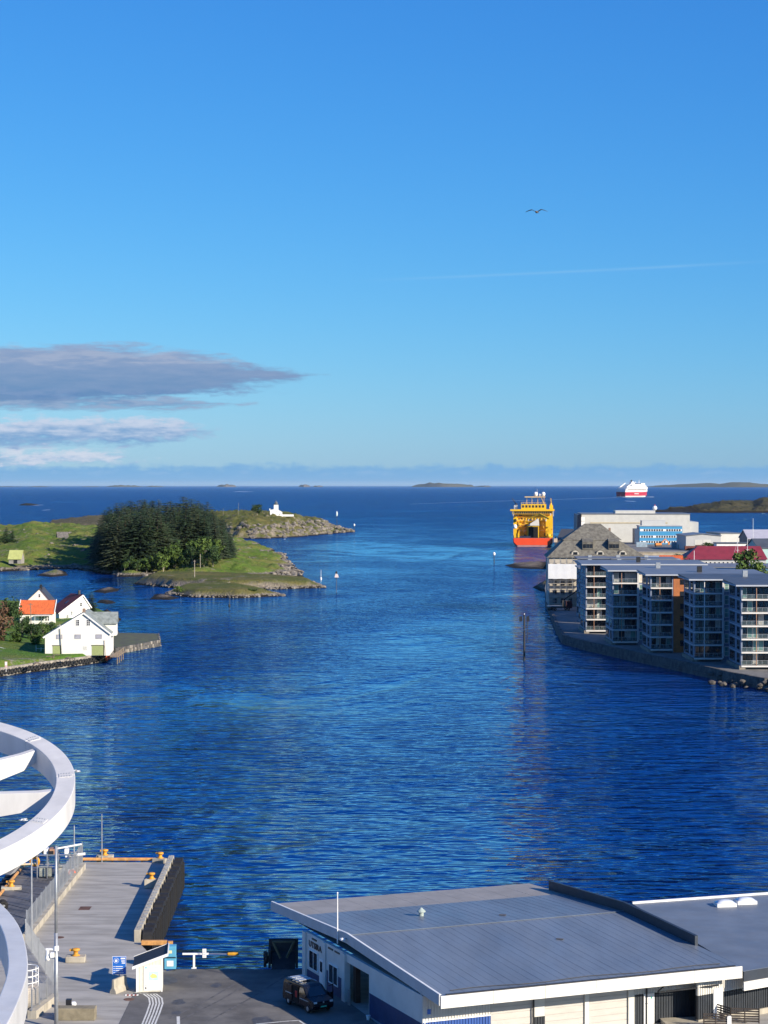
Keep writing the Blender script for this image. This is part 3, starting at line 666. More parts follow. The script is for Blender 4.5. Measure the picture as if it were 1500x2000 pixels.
# lighthouse
lx, ly, lz = px_on(H_LG, 541, 640)
lh = thing('lighthouse', 'white lighthouse with square tower and house on the headland', 'lighthouse', (lx - 6, ly, lz - .6), R(4)); lh.scale = (.66, .66, .66)
MB().extr([(0, 0), (16, 0), (16, 5.5), (9, 9.5), (0, 8.4)], 'y', 0, 9).build('house_wall', WHITE2, lh)
MB().box(16, 31, 1, 5, 0, 2.6).build('side_wing', WHITE2, lh)
mb = MB(); mb.seg((-.3, -.1, 8.6), (9, -.1, 9.8), .3, .35); mb.seg((9, -.1, 9.8), (16.3, -.1, 5.6), .3, .35); mb.build('roof_edge', WHITE2, lh)
tw = MB().prism([(5, 2.2), (11, 2.2), (11, 8), (5, 8)], 5, 15.5).build('tower', WHITE2, lh)
MB().box(4.5, 11.5, 1.8, 8.4, 15.5, 16.0).build('gallery', BLACK, tw)
MB().lathe([(2.2, 16.0), (2.2, 18.2), (2.5, 18.3), (.5, 19.8), (.2, 21)], 8, (8, 5.1, 0)).build('lantern', mat('lantern_grey', (.12, .13, .14), .4, .2, 2), tw)
MB().box(-.9, .4, 2, 3, 8, 10.4).build('chimney', WHITE2, lh)
for u, z in ((3, 3), (8.5, 6.2), (12, 2.2)): window(lh, fw, u, z, 1.0, 1.5, 2, 2)
# garden trees of the near shore
def H0(px, py, z=2.0): p = G(px, py, z); return (p.x, p.y, z - .1)
for i, (px, py, s, k, lab) in enumerate(((-6, 1262, (1.15, 1.1, 1.35), 3, 'tree with brownish leaves at the left edge beside the lawn'), (18, 1236, (1.1, 1.1, 1.35), 2, 'tall dark leafy tree behind the brownish tree at left'), (-22, 1240, (1.3, 1.2, 1.6), 0, 'broad green tree cut by the left edge above the lawn'),
        (44, 1250, (.75, .75, .72), 2, 'dark green bush right of the brownish tree'), (62, 1252, (.85, .7, .62), 2, 'dark green bush behind the wooden pole'), (84, 1247, (.8, .7, .55), 0, 'green hedge bush below the orange roofed house'), (98, 1244, (.6, .6, .5), 2, 'low dark bush against the boathouse left corner'), (30, 1262, (.6, .6, .45), 0, 'low bright bush at the lawn edge'), (70, 1263, (.75, .6, .4), 0, 'low spreading bush at the upper lawn edge'))):
    tree('garden_tree' if s[2] > 1 else 'garden_bush', leafy_meshes(60 + i, 8, 3.6, LEAF[k], .12, .30, 1300, PALEBARK) if i < 6 else LEAFY[k], H0(px, py), i * 1.3, s, lab, cat='tree' if s[2] > 1 else 'bush')
tree('spruce_tree', SPRUCES[0], H0(178, 1200), .5, (.55, .55, .42), 'small spruce behind the boathouse ridge')
# poles
def pole(name, label, base, h, r, m, lean=(0, 0), cat='pole', arm=True):
    o = thing(name, label, cat, base); MB().tube([(0, 0, 0), (lean[0] * .5, lean[1], h * .5), (lean[0], lean[1], h)], r, 8, r * .7).build('shaft', m, o)
    if arm: MB().box(-.6 + lean[0], .6 + lean[0], -.06, .06, h - .5, h - .38).build('crossbar', m, o)
    return o
pole('utility_pole', 'wooden pole in front of the orange roofed house', H0(61, 1243), 9.0, .14, WOOD, (-.15, 0))
pole('utility_pole', 'leaning grey pole in front of the boathouse wall', H0(121, 1281), 7.6, .12, mat('grey_pole', (.36, .35, .33), .8, .2, 3), (-.5, 0))
pole('utility_pole', 'pale pole standing on the grassy spit before the grove', (*G(380, 1142, .8)[:2], .8), 10.2, .2, PALEBARK)
pole('utility_pole', 'short pale pole among trees right of the spit pole', px_on(H_MAIN, 391, 338), 6.5, .16, PALEBARK, arm=False)
# picnic tables
def picnic():
    o = thing('picnic_table', 'x', 'picnic table')
    mb = MB()
    for i in range(4): mb.box(-.95, .95, -.4 + i * .2 + .01, -.4 + i * .2 + .18, .72, .77)
    mb.build('table_top', WOOD, o)
    for s in (-1, 1):
        MB().box(-.95, .95, s * .75 - .14, s * .75 + .14, .43, .48).build('bench', WOOD, o)
        mb = MB(); mb.seg((s * .7, -.85, 0), (s * .7, -.1, .72), .07, .1); mb.seg((s * .7, .85, 0), (s * .7, .1, .72), .07, .1); mb.box(s * .7 - .03, s * .7 + .03, -.85, .85, .36, .43); mb.build('leg_frame', WOOD, o)
    return o
pt = picnic(); freeze_kids(pt)
for i, (px, py, lab) in enumerate(((98, 1288, 'picnic table at the left of the three on the lawn before the boathouse'), (109, 1285, 'picnic table nearest the green boathouse door'), (134, 1290, 'picnic table on the lawn right of the leaning pole'), (72, 1300, 'picnic table close to the tyre-hung wall'))):
    o = pt if i == 0 else copy_tree(pt); o.location = H0(px, py); o.location.z += .1; o.rotation_euler.z = .3 + i * .5; tag(o, lab, 'picnic table', 'picnic tables on the lawn')
mb = MB(); 
for px in (141,): pass
for i, px in enumerate((142, 165)):
    b = thing('garden_bench', ('bench against the boathouse wall left of the notice board', 'bench against the boathouse wall by the right green door')[i], 'bench', H0(px, 1280), R(4), 'boathouse benches'); b.location.z += .1
    MB().box(-.8, .8, -.5, -.1, .42, .48).build('seat', WHITE2, b); MB().box(-.8, .8, -.1, -.04, .55, .95).build('backrest', WHITE2, b)
    for s in (-.7, .7): MB().box(s - .04, s + .04, -.48, -.05, 0, .42).build('leg', WHITE2, b)
# buoys hanging beside the stage
for i, (px, py, z, lab) in enumerate(((208, 1287, .75, 'orange buoy at the left below the boathouse stage'), (213, 1284, 1.05, 'orange buoy at the right below the boathouse stage'))):
    p = G(px, py, z); o = MB().lathe([(.02, -.5), (.3, -.4), (.46, -.05), (.4, .25), (.16, .5), (.09, .7), (.02, .72)], 12).build('mooring_buoy', ORANGE_B, smooth=True); o.location = p
    tag(o, lab, 'buoy', 'orange buoys by the stage')
# signboard post at the lawn edge
o = thing('shore_sign', 'white and red signboard on a short post at the lawn edge', 'sign', H0(12, 1311))
MB().box(-.05, .05, -.05, .05, 0, 1.2).build('post', WHITE2, o); MB().box(-.28, .28, -.09, -.05, .9, 2.2).build('board', mat('faded_board', (.62, .42, .38), .6, .25, 2), o); MB().box(-.22, .22, -.105, -.092, 1.4, 2.1).build('white_field', WHITE2, o)
mb = MB()
for i in range(9): mb.box(i * .55, i * .55 + .12, 0, .08, 1.4 - i * .13, 2.1 - i * .13)
mb.seg((-.2, .04, 2.05), (5, .04, .95), .06, .1); mb.seg((-.2, .04, 1.55), (5, .04, .4), .06, .1)
o = mb.build('gangway_railing', WHITE2); o.location = H0(-14, 1276); o.rotation_euler.z = R(-20); tag(o, 'white sloping railing at the left edge of the lawn', 'railing')
# thin fence by the boathouse corner
mb = MB()
for i in range(4): mb.box(i * 1.2, i * 1.2 + .08, 0, .08, 0, 1.7 if i else 2.2)
mb.box(0, 3.7, .02, .06, 1.3, 1.36); o = mb.build('garden_fence', WHITE2); o.location = H0(70, 1277); tag(o, 'thin white post fence left of the boathouse', 'fence')
# ================================================================== right shore: quay land, apartment blocks, yard
PAVE = mat('promenade_paving', (0.17, 0.165, 0.155), 0.85, 0.2, 0.4, 0.3)
edge = gp([(1560, 1358), (1500, 1347), (1440, 1336), (1380, 1322), (1300, 1304), (1220, 1287), (1150, 1271), (1104, 1258), (1092, 1238), (1080, 1208), (1069, 1184), (1064, 1160)], 0)
far = gp([(1068, 1140), (1074, 1112), (1090, 1085), (1104, 1068), (1118, 1045), (1140, 1034), (1330, 1036), (1360, 1047), (1700, 1050)], 0)
land = edge[::-1]; poly = [(p[0], p[1]) for p in edge] + [(p[0], p[1]) for p in far] + [(400, 150 * K)]
area = sum(poly[i][0] * poly[(i + 1) % len(poly)][1] - poly[(i + 1) % len(poly)][0] * poly[i][1] for i in range(len(poly)))
if area < 0: poly = poly[::-1]
tag(MB().prism(poly, -3, 2.2).build('town_quay_ground', PAVE), kind='structure')
wall_line('promenade_wall', 'dark stone quay wall below the apartment promenade', edge[1:11], -0.8, 2.45, 3.0, .8, STONE2, seed=4, rows=2)
r = random.Random(21)
def rockmesh(seed):
    q = random.Random(seed); m = bmesh.new(); bmesh.ops.create_icosphere(m, subdivisions=2, radius=1)
    for v in m.verts: v.co *= q.uniform(.72, 1.12); v.co.z *= .7
    me = bpy.data.meshes.new('boulder'); m.to_mesh(me); m.free(); me.materials.append(mat('shore_boulder', (0.09, 0.08, 0.07), .9, .35, .8, .6)); return me
ROCKS = [rockmesh(i) for i in range(5)]
for i in range(26):
    px = r.uniform(1385, 1515); py = 1336 + (px - 1440) * .185 + r.uniform(-6, 4); p = G(px, py, .6)
    o = put('boulder', ROCKS[i % 5], None, (p.x, p.y, r.uniform(.2, 1.6) if py < 1336 + (px - 1440) * .185 else .3), r.random() * 6); s = r.uniform(.4, 1.0); o.scale = (s, s, s)
    tag(o, 'grey boulder of the rubble at the foot of the nearest apartment block', 'boulder', 'shore boulders by the promenade')
BLUEP = mat('blue_grey_cladding', (0.19, 0.23, 0.31), 0.5, 0.08, .8)
CREAM = mat('cream_render', (0.58, 0.52, 0.42), 0.7, 0.05, .8)
WHITEC = mat('white_concrete', (0.62, 0.62, 0.60), 0.6, 0.05, .8)
ORANGEW = mat('orange_brick_cladding', (0.40, 0.14, 0.045), 0.7, 0.15, 1.5)
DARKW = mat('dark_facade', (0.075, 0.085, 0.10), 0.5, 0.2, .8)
ROOFG = mat('grey_metal_roof', (0.15, 0.165, 0.19), 0.45, 0.10, .25)
ROOFD = mat('dark_metal_roof', (0.07, 0.08, 0.095), 0.5, 0.15, .25)
RAILG = glassmat('balcony_glass', (0.10, 0.14, 0.15), .08); RAILG.node_tree.nodes['Principled BSDF'].inputs['Alpha'].default_value = .3
TEALG = glassmat('teal_glass', (0.16, 0.30, 0.27), .08)
CURT = mat('pale_curtain', (0.50, 0.50, 0.47), .8, .15, 2)
POSTW = mat('brown_post', (0.36, 0.20, 0.12), .7, .15, 3)
SLABW = mat('balcony_slab_concrete', (0.70, 0.68, 0.64), .7, .06, 1)
def chair_mesh():
    m = MB(); m.box(-.25, .25, -.25, .25, .42, .47); m.box(-.25, .25, .2, .25, .47, .9)
    for x in (-.22, .22):
        for y in (-.22, .22): m.seg((x, y, 0), (x, y, .42), .04, .04)
    return m.mesh('chair', mat('dark_rattan', (.05, .05, .055), .7, .2, 3))
CHAIR = chair_mesh()
def block(label, x0, y0, zb, storeys, sh, T, Lx, dep, bw, cladding, postm, roofm, rz, frontend=None, extra=None, tower=True, cols=2):
    """bar block: left end towards the water, balconies of width bw on the front"""
    b = thing('apartment_block', label, 'apartment block', (x0, y0, zb), rz, 'apartment blocks along the promenade')
    Ht = storeys * sh; rd = 1.8
    MB().prism([(0, .0), (.35, 0), (.35, rd), (bw, rd), (bw, 0), (Lx, 0), (Lx, T), (0, T)], -.8, Ht).build('wall', DARKW if False else cladding, b)
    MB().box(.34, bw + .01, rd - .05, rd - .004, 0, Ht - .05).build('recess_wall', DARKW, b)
    # flat roof with overhang, slightly tilted
    MB().prism([(-1.3, -1.2), (Lx + .6, -1.2), (Lx + .6, T + .6), (-1.3, T + .6)], [Ht + .02, Ht + .02, Ht + .5, Ht + .5], [Ht + .38, Ht + .38, Ht + .86, Ht + .86]).build('roof', roofm, b)
    MB().box(-1.32, Lx + .62, -1.27, -1.205, Ht + .04, Ht + .36).build('roof_fascia', mat('pale_fascia', (.42, .45, .50), .5, .06, .5), b)
    MB().box(-1.37, -1.305, -1.2, T + .6, Ht + .06, Ht + .34).build('roof_fascia', MATS['pale_fascia'], b)
    lw = ((0, T, 0), (0, -1, 0), (-1, 0, 0)); fwl = ((0, 0, 0), (1, 0, 0), (0, -1, 0))
    for s in range(storeys):
        z = s * sh
        window(b, lw, T * .10, z + .45, T * .40, sh - .8, 2, 2, BLACK, GLASS); window(b, lw, T * .70, z + .45, T * .2, sh - .8, 1, 2, BLACK, GLASS)
        MB().box(-.03, -.004, .05, T - .05, z + sh - .16, z + sh - .06).build('string_course', SLABW, b)
        # recessed balcony: slab, doors, glass railing
        key = ('slab', round(bw, 2), rd); 
        put('balcony_slab', cached(key, lambda: MB().box(.0, bw + .02, -.75, rd - .06, -.30, 0.0).mesh('balcony_slab', SLABW)), b, (0, 0, z + .12 if s else .02))
        nd = max(2, int(bw / 1.25)); rs = random.Random(int(x0 * 7) + s)
        for k in range(nd):
            kind = rs.random()
            pm = CURT if kind < .14 else (TEALG if kind < .28 else GLASS)
            window(b, ((.34, rd - .06, 0), (1, 0, 0), (0, -1, 0)), .12 + (bw - .5) * k / nd, z + .2, (bw - .5) / nd - .1, sh - .6, 1, 1, BLACK if pm is GLASS else WHITE2, pm)
        rl = MB(); rl.seg((.02, -.5, 1.12), (bw, -.5, 1.12), .07, .06); 
        for k in range(nd + 2): rl.seg((.04 + (bw - .06) * k / (nd + 1), -.5, .1), (.04 + (bw - .06) * k / (nd + 1), -.5, 1.1), .05, .05)
        ro = put('railing', cached(('rl', round(bw, 2), nd), lambda: rl.mesh('railing', STEEL)), b, (0, 0, z))
        put('glass_panel', cached(('gl', round(bw, 2)), lambda: MB().box(.06, bw - .04, -.505, -.49, .2, 1.02).mesh('glass_panel', RAILG)), ro)
        if frontend:
            window(b, fwl, bw + .5, z + .4, 1.7, sh - .75, 2, 2, WHITE2, TEALG)
        for k in range(int((Lx - bw - 3.5) / 2.6)):
            if s == storeys - 1: window(b, fwl, bw + 3.2 + k * 2.6, z + .5, 1.5, sh - 1.1, 2, 1, WHITE2, GLASS)
        for q in range(2):
            if rs.random() < .65: put('balcony_chair', CHAIR, b, (rs.uniform(.7, bw - .5), rs.uniform(.1, .9), z + .14), rs.random() * 6)
    for xx in (bw * .42,) if bw < 6 else (bw * .36,):
        MB().seg((xx, -.62, -.3), (xx, -.62, Ht), .18, .14).build('post', postm, b)
    if frontend: 
        MB().box(bw - .05, bw + .28, -.7, -.02, 0, Ht).build('fin_wall', WHITEC, b)
    MB().box(-.45, .9, -.6, T + .1, -2.2, -.02 - .8 + .8).build('plinth', mat('plinth_stone', (.24, .21, .17), .85, .3, 1, .5), b)
    MB().box(Lx * .45, Lx * .45 + 1.1, T * .4, T * .4 + 1.0, Ht + .5, Ht + 2.0).build('flue', STEEL if extra else BLACK, b)
    return b
SH = 2.92
blocks = []
spec = [  # px of front left corner, base row, label, cladding, post, roof, facade width, length
    (1447, 1300, 'nearest apartment block at the right edge with brown balcony posts', BLUEP, POSTW, ROOFD, 9.0, 30, True),
    (1355, 1285, 'second apartment block from the right edge with white balcony post', BLUEP, WHITE2, ROOFD, 6.4, 27, True),
    (1270, 1268, 'middle apartment block of the row with orange end wall beside the balconies', BLUEP, POSTW, ROOFG, 5.2, 27, False),
    (1196, 1253, 'apartment block behind the orange walled one with white framed balconies', BLUEP, POSTW, ROOFG, 6.2, 26, True),
    (1144, 1231, 'farthest balcony block of the row beside the scaffolded building', BLUEP, POSTW, ROOFG, 6.0, 32, False)]
for i, (px, py, lab, cl, po, ro, bw, Lx, fe) in enumerate(spec):
    p = G(px, py, 3.0); b = block(lab, p.x, p.y, 3.0, 6 if i == 0 else 6, SH if i else 2.86, 15.0, Lx, 2, bw, cl, po, ro, R(0), fe, i % 2)
    blocks.append(b)
    if i == 2:
        MB().box(bw + .3, bw + 3.2, -.08, -.01, -1, 6 * SH - .05).build('orange_wall', ORANGEW, b)
        for s in range(6): window(b, ((bw + .3, -.09, 0), (1, 0, 0), (0, -1, 0)), 1.6, s * SH + .8, 1.2, 1.3, 2, 1, BLACK, GLASS)
    if i == 3 or i == 4:
        MB().box(bw + .4, Lx - .1, -.06, -.01, 5 * SH + .1, 6 * SH - .06).build('top_storey_wall', CREAM, b)
        for k in range(5): window(b, ((bw + .4, -.06, 0), (1, 0, 0), (0, -1, 0)), 1.0 + k * 3.3, 5 * SH + .5, 1.7, 1.7, 2, 1, WHITE2, GLASS)
# further blocks whose roofs step up behind
for i, (px, Y, z, Lx, lab) in enumerate(((1136, 214, 19.6, 34, 'grey roofed block just behind the farthest balcony block'), (1132, 224, 20.2, 34, 'low pitched grey block between the hip roofed building and the nearer roofs'), (1133, 234, 20.4, 32, 'last grey roofed block before the slate hip roof'))):
    Y *= K; Xw = (px - 750) / FPX * Y; b = thing('apartment_block', lab, 'apartment block', (Xw, Y, 2.2), R(2), 'apartment blocks along the promenade')
    z -= .9; MB().box(0, Lx, 0, 6.5, 0, z - 3.0).build('wall', BLUEP, b)
    for k in range(3): MB().prism([(-1 + k * Lx / 3, -1), (Lx / 3 - 1.25 + k * Lx / 3, -1), (Lx / 3 - 1.25 + k * Lx / 3, 7), (-1 + k * Lx / 3, 7)], [z - 3.0 - k * .12] * 2 + [z - 2.6 - k * .12] * 2, [z - 2.7 - k * .12] * 2 + [z - 2.3 - k * .12] * 2).build('roof_panel', ROOFG, b)
    for k in range(3): MB().box(3 + k * 9, 4.2 + k * 9, 3, 4, z - 2.6, z - 1.9).build('roof_vent', STEEL, b)
    for s in range(5): window(b, ((0, 6.5, 0), (0, -1, 0), (-1, 0, 0)), 1.2, s * 2.9 + 1, 3.2, 1.9, 3, 1, BLACK, GLASS)
# ---------------------------------------------------------------- scaffolded building with slate hip roof
SLATE = mat('old_slate', (0.14, 0.13, 0.11), .8, .3, 1.0, .5, col2=(0.20, 0.19, 0.155))
p0 = G(1066, 1184, 2.5); sb = thing('scaffolded_building', 'old grey slate hip roofed building with white sheeted scaffold on its wall', 'building', (p0.x + 1.6, p0.y + 6, 2.2), R(-2))
WD, DP = 31.5, 22.0; eh = 16.0
MB().box(0, WD, 0, DP, 0, eh).build('wall', mat('pale_old_wall', (.46, .42, .35), .8, .12, .4), sb)
def hip(mb, x0, x1, y0, y1, z0, xa, xb, ya, yb, z1):
    v = [(x0, y0, z0), (x1, y0, z0), (x1, y1, z0), (x0, y1, z0), (xa, ya, z1), (xb, ya, z1), (xb, yb, z1), (xa, yb, z1)]
    mb.add(v, [(0, 1, 5, 4), (1, 2, 6, 5), (2, 3, 7, 6), (3, 0, 4, 7), (4, 5, 6, 7), (3, 2, 1, 0)])
rf = MB(); hip(rf, -.8, WD + .8, -.8, DP + .8, eh + .02, 5.2, WD - 8.2, 4.4, DP - 4, eh + 5.6); rf = rf.build('lower_roof', SLATE, sb)
u2 = MB(); hip(u2, 4.6, WD - 7.2, 4.2, DP - 3, eh + 5.65, 12.4, 17.6, 10.8, 11.6, eh + 11.0); u2.build('upper_roof', SLATE, sb)
for x in (8.6, 16.8, 24.2):
    m = MB(); n = 12; pr = [(x + 1.7 * math.cos(math.pi * k / n), eh + .4 + 2.2 * math.sin(math.pi * k / n)) for k in range(n + 1)]
    m.extr(pr, 'y', .3, 4.2); d = m.build('dormer', SLATE, sb)
    m = MB(); pr = [(x + 1.4 * math.cos(math.pi * k / n), eh + .45 + 1.85 * math.sin(math.pi * k / n)) for k in range(n + 1)]; m.extr(pr, 'y', .1, .34)
    for sg in (-1, 1): m.seg((x + sg * 1.75, .2, eh + .3), (x + sg * 1.75, .2, eh + .9), .3, .3)
    m.build('dormer_front', mat('pale_stone', (.50, .47, .40), .8, .1, 1), d)
    MB().box(x - .7, x + .7, .06, .12, eh + .6, eh + 1.8).build('dormer_window', GLASS, d)
for x in (11.0, 19.6):
    d = MB().extr([(1.3, eh + 2.6), (1.3, eh + 5.2), (6.5, eh + 6.7), (6.5, eh + 2.6)], 'x', x, x + 3.6).build('shed_dormer', SLATE, sb)
    for k in range(3): window(d, ((x, 1.3, 0), (1, 0, 0), (0, -1, 0)), .25 + k * 1.1, eh + 3.1, .95, 1.3, 1, 1, BLACK, GLASS)
MB().box(20.2, 20.9, 9, 9.7, eh + 7.6, eh + 9.6).build('chimney', BRICK, sb)
for s in range(5):
    for k in range(4): window(sb, ((0, 0, 0), (1, 0, 0), (0, -1, 0)), 1.2 + k * 2.6, s * 2.9 + 1.0, 1.3, 1.5, 2, 2, BLACK, GLASS)
sc = thing('scaffold', 'steel tube scaffold with plank decks and white sheeting on the old building', 'scaffold', (p0.x + 1.0, p0.y + 3.6, 2.2), R(-2))
for lv in range(7): MB().box(0, 12, 0, 1.2, lv * 2.15 + 1.0, lv * 2.15 + 1.1).build('deck', mat('scaffold_plank', (.48, .43, .35), .8, .2, 2), sc)
for i in range(7):
    for yy in (0, 1.25): MB().tube([(i * 2, yy, 0), (i * 2, yy, 16)], .05, 5).build('upright', STEEL, sc)
for lv in range(7):
    for dz in (.5, 1.0): MB().tube([(-.2, -.05, lv * 2.15 + 1.1 + dz), (12.2, -.05, lv * 2.15 + 1.1 + dz)], .035, 4).build('guard_rail', STEEL, sc)
m = MB(); r = random.Random(3); nx, nz = 24, 10; base = len(m.v)
vs = [(.05 + 11.2 * i / nx, -.20 - .012 * r.random() - .012 * math.sin(i * 1.1), 9.1 + 4.9 * j / nz + .05 * math.sin(i * .9)) for j in range(nz + 1) for i in range(nx + 1)]
vs2 = [(a, b + .02, c) for a, b, c in vs]
q = [(j * (nx + 1) + i, j * (nx + 1) + i + 1, (j + 1) * (nx + 1) + i + 1, (j + 1) * (nx + 1) + i) for j in range(nz) for i in range(nx)]
m.add(vs, q); m.build('sheeting', mat('white_sheeting', (.70, .72, .74), .5, .04, .6), sc)
# crane truck on the quay below the scaffold
ct = thing('crane_truck', 'dark lorry with folded loading crane on the quay below the scaffold', 'lorry', (*G(1090, 1192, 2.25)[:2], 2.2), R(20))
MB().box(-3.5, 2.2, -1.2, 1.2, .9, 1.3).build('chassis', BLACK, ct)
MB().extr([(2.3, .7), (4.4, .7), (4.5, 1.9), (4.1, 3.0), (2.3, 3.0)], 'y', -1.2, 1.2).build('cab', mat('maroon_paint', (.10, .025, .03), .4, .1, 2), ct)
MB().box(-3.5, 1.0, -1.2, 1.2, 1.3, 1.6).build('flatbed', STEEL, ct)
for x in (-2.6, -1.5, 3.2):
    for y in (-1.1, 1.1): MB().torus((x, y, .5), .33, .18, (0, 1, 0), 12, 6).build('wheel', RUBBER, ct)
m = MB(); m.seg((1.7, 0, 1.3), (1.7, 0, 3.2), .5, .5); m.seg((1.7, 0, 3.2), (8.5, 1, 7.0), .3, .35); m.seg((8.5, 1, 7.0), (9.3, 1, 3.2), .22, .25); m.build('crane_boom', BLACK, ct)
# ---------------------------------------------------------------- sheds and halls of the yard behind
def hall(name, label, x, Y, w, d, h, wm, rm, rise=0.0, rz=0.0, z=2.2, ridge='x', cat='building'):
    o = thing(name, label, cat, (x, Y, z), rz)
    MB().box(0, w, 0, d, 0, h).build('wall', wm, o)
    m = MB()
    if rise == 0: m.box(-.4, w + .4, -.4, d + .4, h + .01, h + .5)
    elif ridge == 'x':
        m.extr([(-.6, h + .02), (d / 2, h + rise), (d / 2, h + rise + .35), (-.6, h + .4)], 'x', -.5, w + .5); m.extr([(d / 2, h + rise), (d + .6, h + .02), (d + .6, h + .4), (d / 2, h + rise + .35)], 'x', -.5, w + .5)
    else:
        m.extr([(-.6, h + .02), (w / 2, h + rise), (w / 2, h + rise + .35), (-.6, h + .4)][::-1], 'y', -.5, d + .5); m.extr([(w / 2, h + rise), (w + .6, h + .02), (w + .6, h + .4), (w / 2, h + rise + .35)][::-1], 'y', -.5, d + .5)
    m.build('roof', rm, o)
    if rise and ridge == 'y': MB().extr([(0, h), (w, h), (w / 2, h + rise - .05)], 'y', 0.02, d - .02).build('gable', wm, o)
    if rise and ridge == 'x': MB().extr([(0, h), (d, h), (d / 2, h + rise - .05)], 'x', 0.02, w - .02).build('gable', wm, o)
    return o
def pxX(px, Y): return (px - 750) / FPX * Y
OFFW = mat('off_white_sheet', (.56, .56, .52), .6, .06, .3); LGREY = mat('light_grey_sheet', (.46, .47, .47), .6, .05, .3)
BLUEO = mat('bright_blue_panel', (.05, .27, .50), .5, .06, .3); REDR = mat('red_metal_roof', (.22, .028, .042), .55, .12, .3)
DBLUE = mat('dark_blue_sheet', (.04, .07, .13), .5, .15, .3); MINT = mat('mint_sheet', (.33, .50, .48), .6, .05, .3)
Y = 520 * K; hl = hall('shipyard_hall', 'huge off white shipyard hall behind the slate roof', pxX(1136, Y), Y, pxX(1346, Y) - pxX(1136, Y), 60, 19.5, OFFW, ROOFG, 0, R(-3))
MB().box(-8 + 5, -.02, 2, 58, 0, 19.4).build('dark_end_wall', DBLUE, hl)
MB().box(6, 60, -.25, -.02, 13.0, 14.0).build('cladding_band', mat('tan_band', (.50, .44, .31), .7, .1, .5), hl)
MB().box(24, 52, 6, 30, 20.02, 22).build('roof_lantern', OFFW, hl)
MB().box(76, 82, 4, 50, 0, 14).build('side_annex', LGREY, hl)
for k in range(5): MB().box(-.3 + k * .01, 2.2, -.12 - .01 * k, -.03, 2 + k * 3.2, 4.8 + k * 3.2).build('end_panel', WHITE2, hl)
rd = thing('radar_dome', 'white radar ball with red tip on the shipyard hall roof', 'radar', (pxX(1279, 530 * K), 530 * K, 24.2)); MB().lathe([(.3, -2.5), (.3, 0), (1.1, .2), (1.7, 1.4), (1.3, 2.7), (.4, 3.2)], 12).build('dome', WHITE2, rd, True); MB().lathe([(.3, 3.2), (.3, 4.0), (.05, 4.2)], 8).build('red_tip', mat('red_lamp', (.5, .04, .03), .4, .1, 3), rd); MB().box(-2, 3, -1, 2, -4.0, -2.5).build('housing', WHITE2, rd)
Y = 500 * K; bo = hall('blue_office', 'bright blue office block with white window bands by the shipyard hall', pxX(1249, Y), Y, 29, 14, 12.2, BLUEO, LGREY, 0, R(0))
for s, z in enumerate((8.6, 4.2, .6)):
    MB().box(.4, 28.6, -.12, -.02, z + .2, z + 1.65).build('window_band', WHITE2, bo)
    for k in range(16):
        if (k * 7 + s) % 9: window(bo, ((0, -.13, 0), (1, 0, 0), (0, -1, 0)), 1.2 + k * 1.7, z + .35, 1.1, 1.2, 1, 1, BLACK, GLASS)
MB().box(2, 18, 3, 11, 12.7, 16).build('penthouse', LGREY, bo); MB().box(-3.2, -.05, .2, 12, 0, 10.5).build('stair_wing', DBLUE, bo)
Y = 455 * K; ww = hall('workshop_hall', 'white workshop hall with wide double gate right of the blue office', pxX(1340, Y), Y, pxX(1408, Y) - pxX(1340, Y), 40, 8.6, LGREY, ROOFG, 1.2, 0, ridge='y')
for k in range(2): MB().box(5.2 + k * 5.1, 10.1 + k * 5.1, -.12, -.01, 0, 6.4).build('gate_leaf', OFFW, ww)
w2 = hall('workshop_hall', 'off white lean-to hall with small dark door beside the workshop', pxX(1408, 462 * K), 462 * K, 13, 34, 9.6, OFFW, ROOFG, 0, R(6)); MB().box(2.4, 3.4, -.1, -.01, 0, 4.4).build('door', BLACK, w2)
dh = hall('storage_hall', 'dark gabled storage hall with pale roof at the far right', pxX(1462, 430 * K), 430 * K, 30, 30, 8.5, mat('dark_slate_sheet', (.09, .10, .12), .6, .2, .3), mat('pale_roof_sheet', (.46, .45, .50), .6, .06, .3), 5, ridge='x')
gr = hall('mint_shed', 'mint green gabled shed with dark roof at the right edge', pxX(1482, 372 * K), 372 * K, 22, 20, 8, MINT, ROOFD, 4.5, R(8), ridge='x')
Y = 385 * K; lo = hall('long_office', 'long white office with a row of dark windows above the red roof', pxX(1400, Y), Y, pxX(1480, Y) - pxX(1400, Y), 9, 9.5, WHITE2, ROOFD)
for k in range(15):
    if k not in (3, 8): window(lo, ((0, 0, 0), (1, 0, 0), (0, -1, 0)), .6 + k * 1.36, 6.6, 1.0, 1.7, 1, 1, BLACK, GLASS)
Y = 375 * K; sgb = hall('low_store', 'low dark blue store carrying four white sign panels', pxX(1372, Y), Y, pxX(1480, Y) - pxX(1372, Y), 8, 6.8, DBLUE, ROOFG)
for k in range(4):
    s = MB().box(11.0 + k * 4.6, 15.0 + k * 4.6, -.1, -.01, 4.4, 6.4).build('sign_panel', WHITE2, sgb)
    MB().box(11.6 + k * 4.6, 14.4 + k * 4.6, -.125, -.102, 5.2, 5.6).build('lettering_line', mat('faded_red_print' if k in (0, 3) else 'grey_print', (.5, .12, .12) if k in (0, 3) else (.45, .45, .48), .6, .2, 3), s)
Y = 345 * K; rh = thing('red_roofed_hall', 'long white hall under a dark red hipped metal roof', 'building', (pxX(1336, Y), Y, 2.2), R(0)); wr = pxX(1497, Y) - pxX(1336, Y)
MB().box(.6, wr, 0, 20, 0, 5.2).build('wall', LGREY, rh)
m = MB(); hip(m, -.5, wr + .6, -.9, 21, 5.25, 8, wr - 1, 9.5, 10.5, 11.2); m.build('roof', REDR, rh)
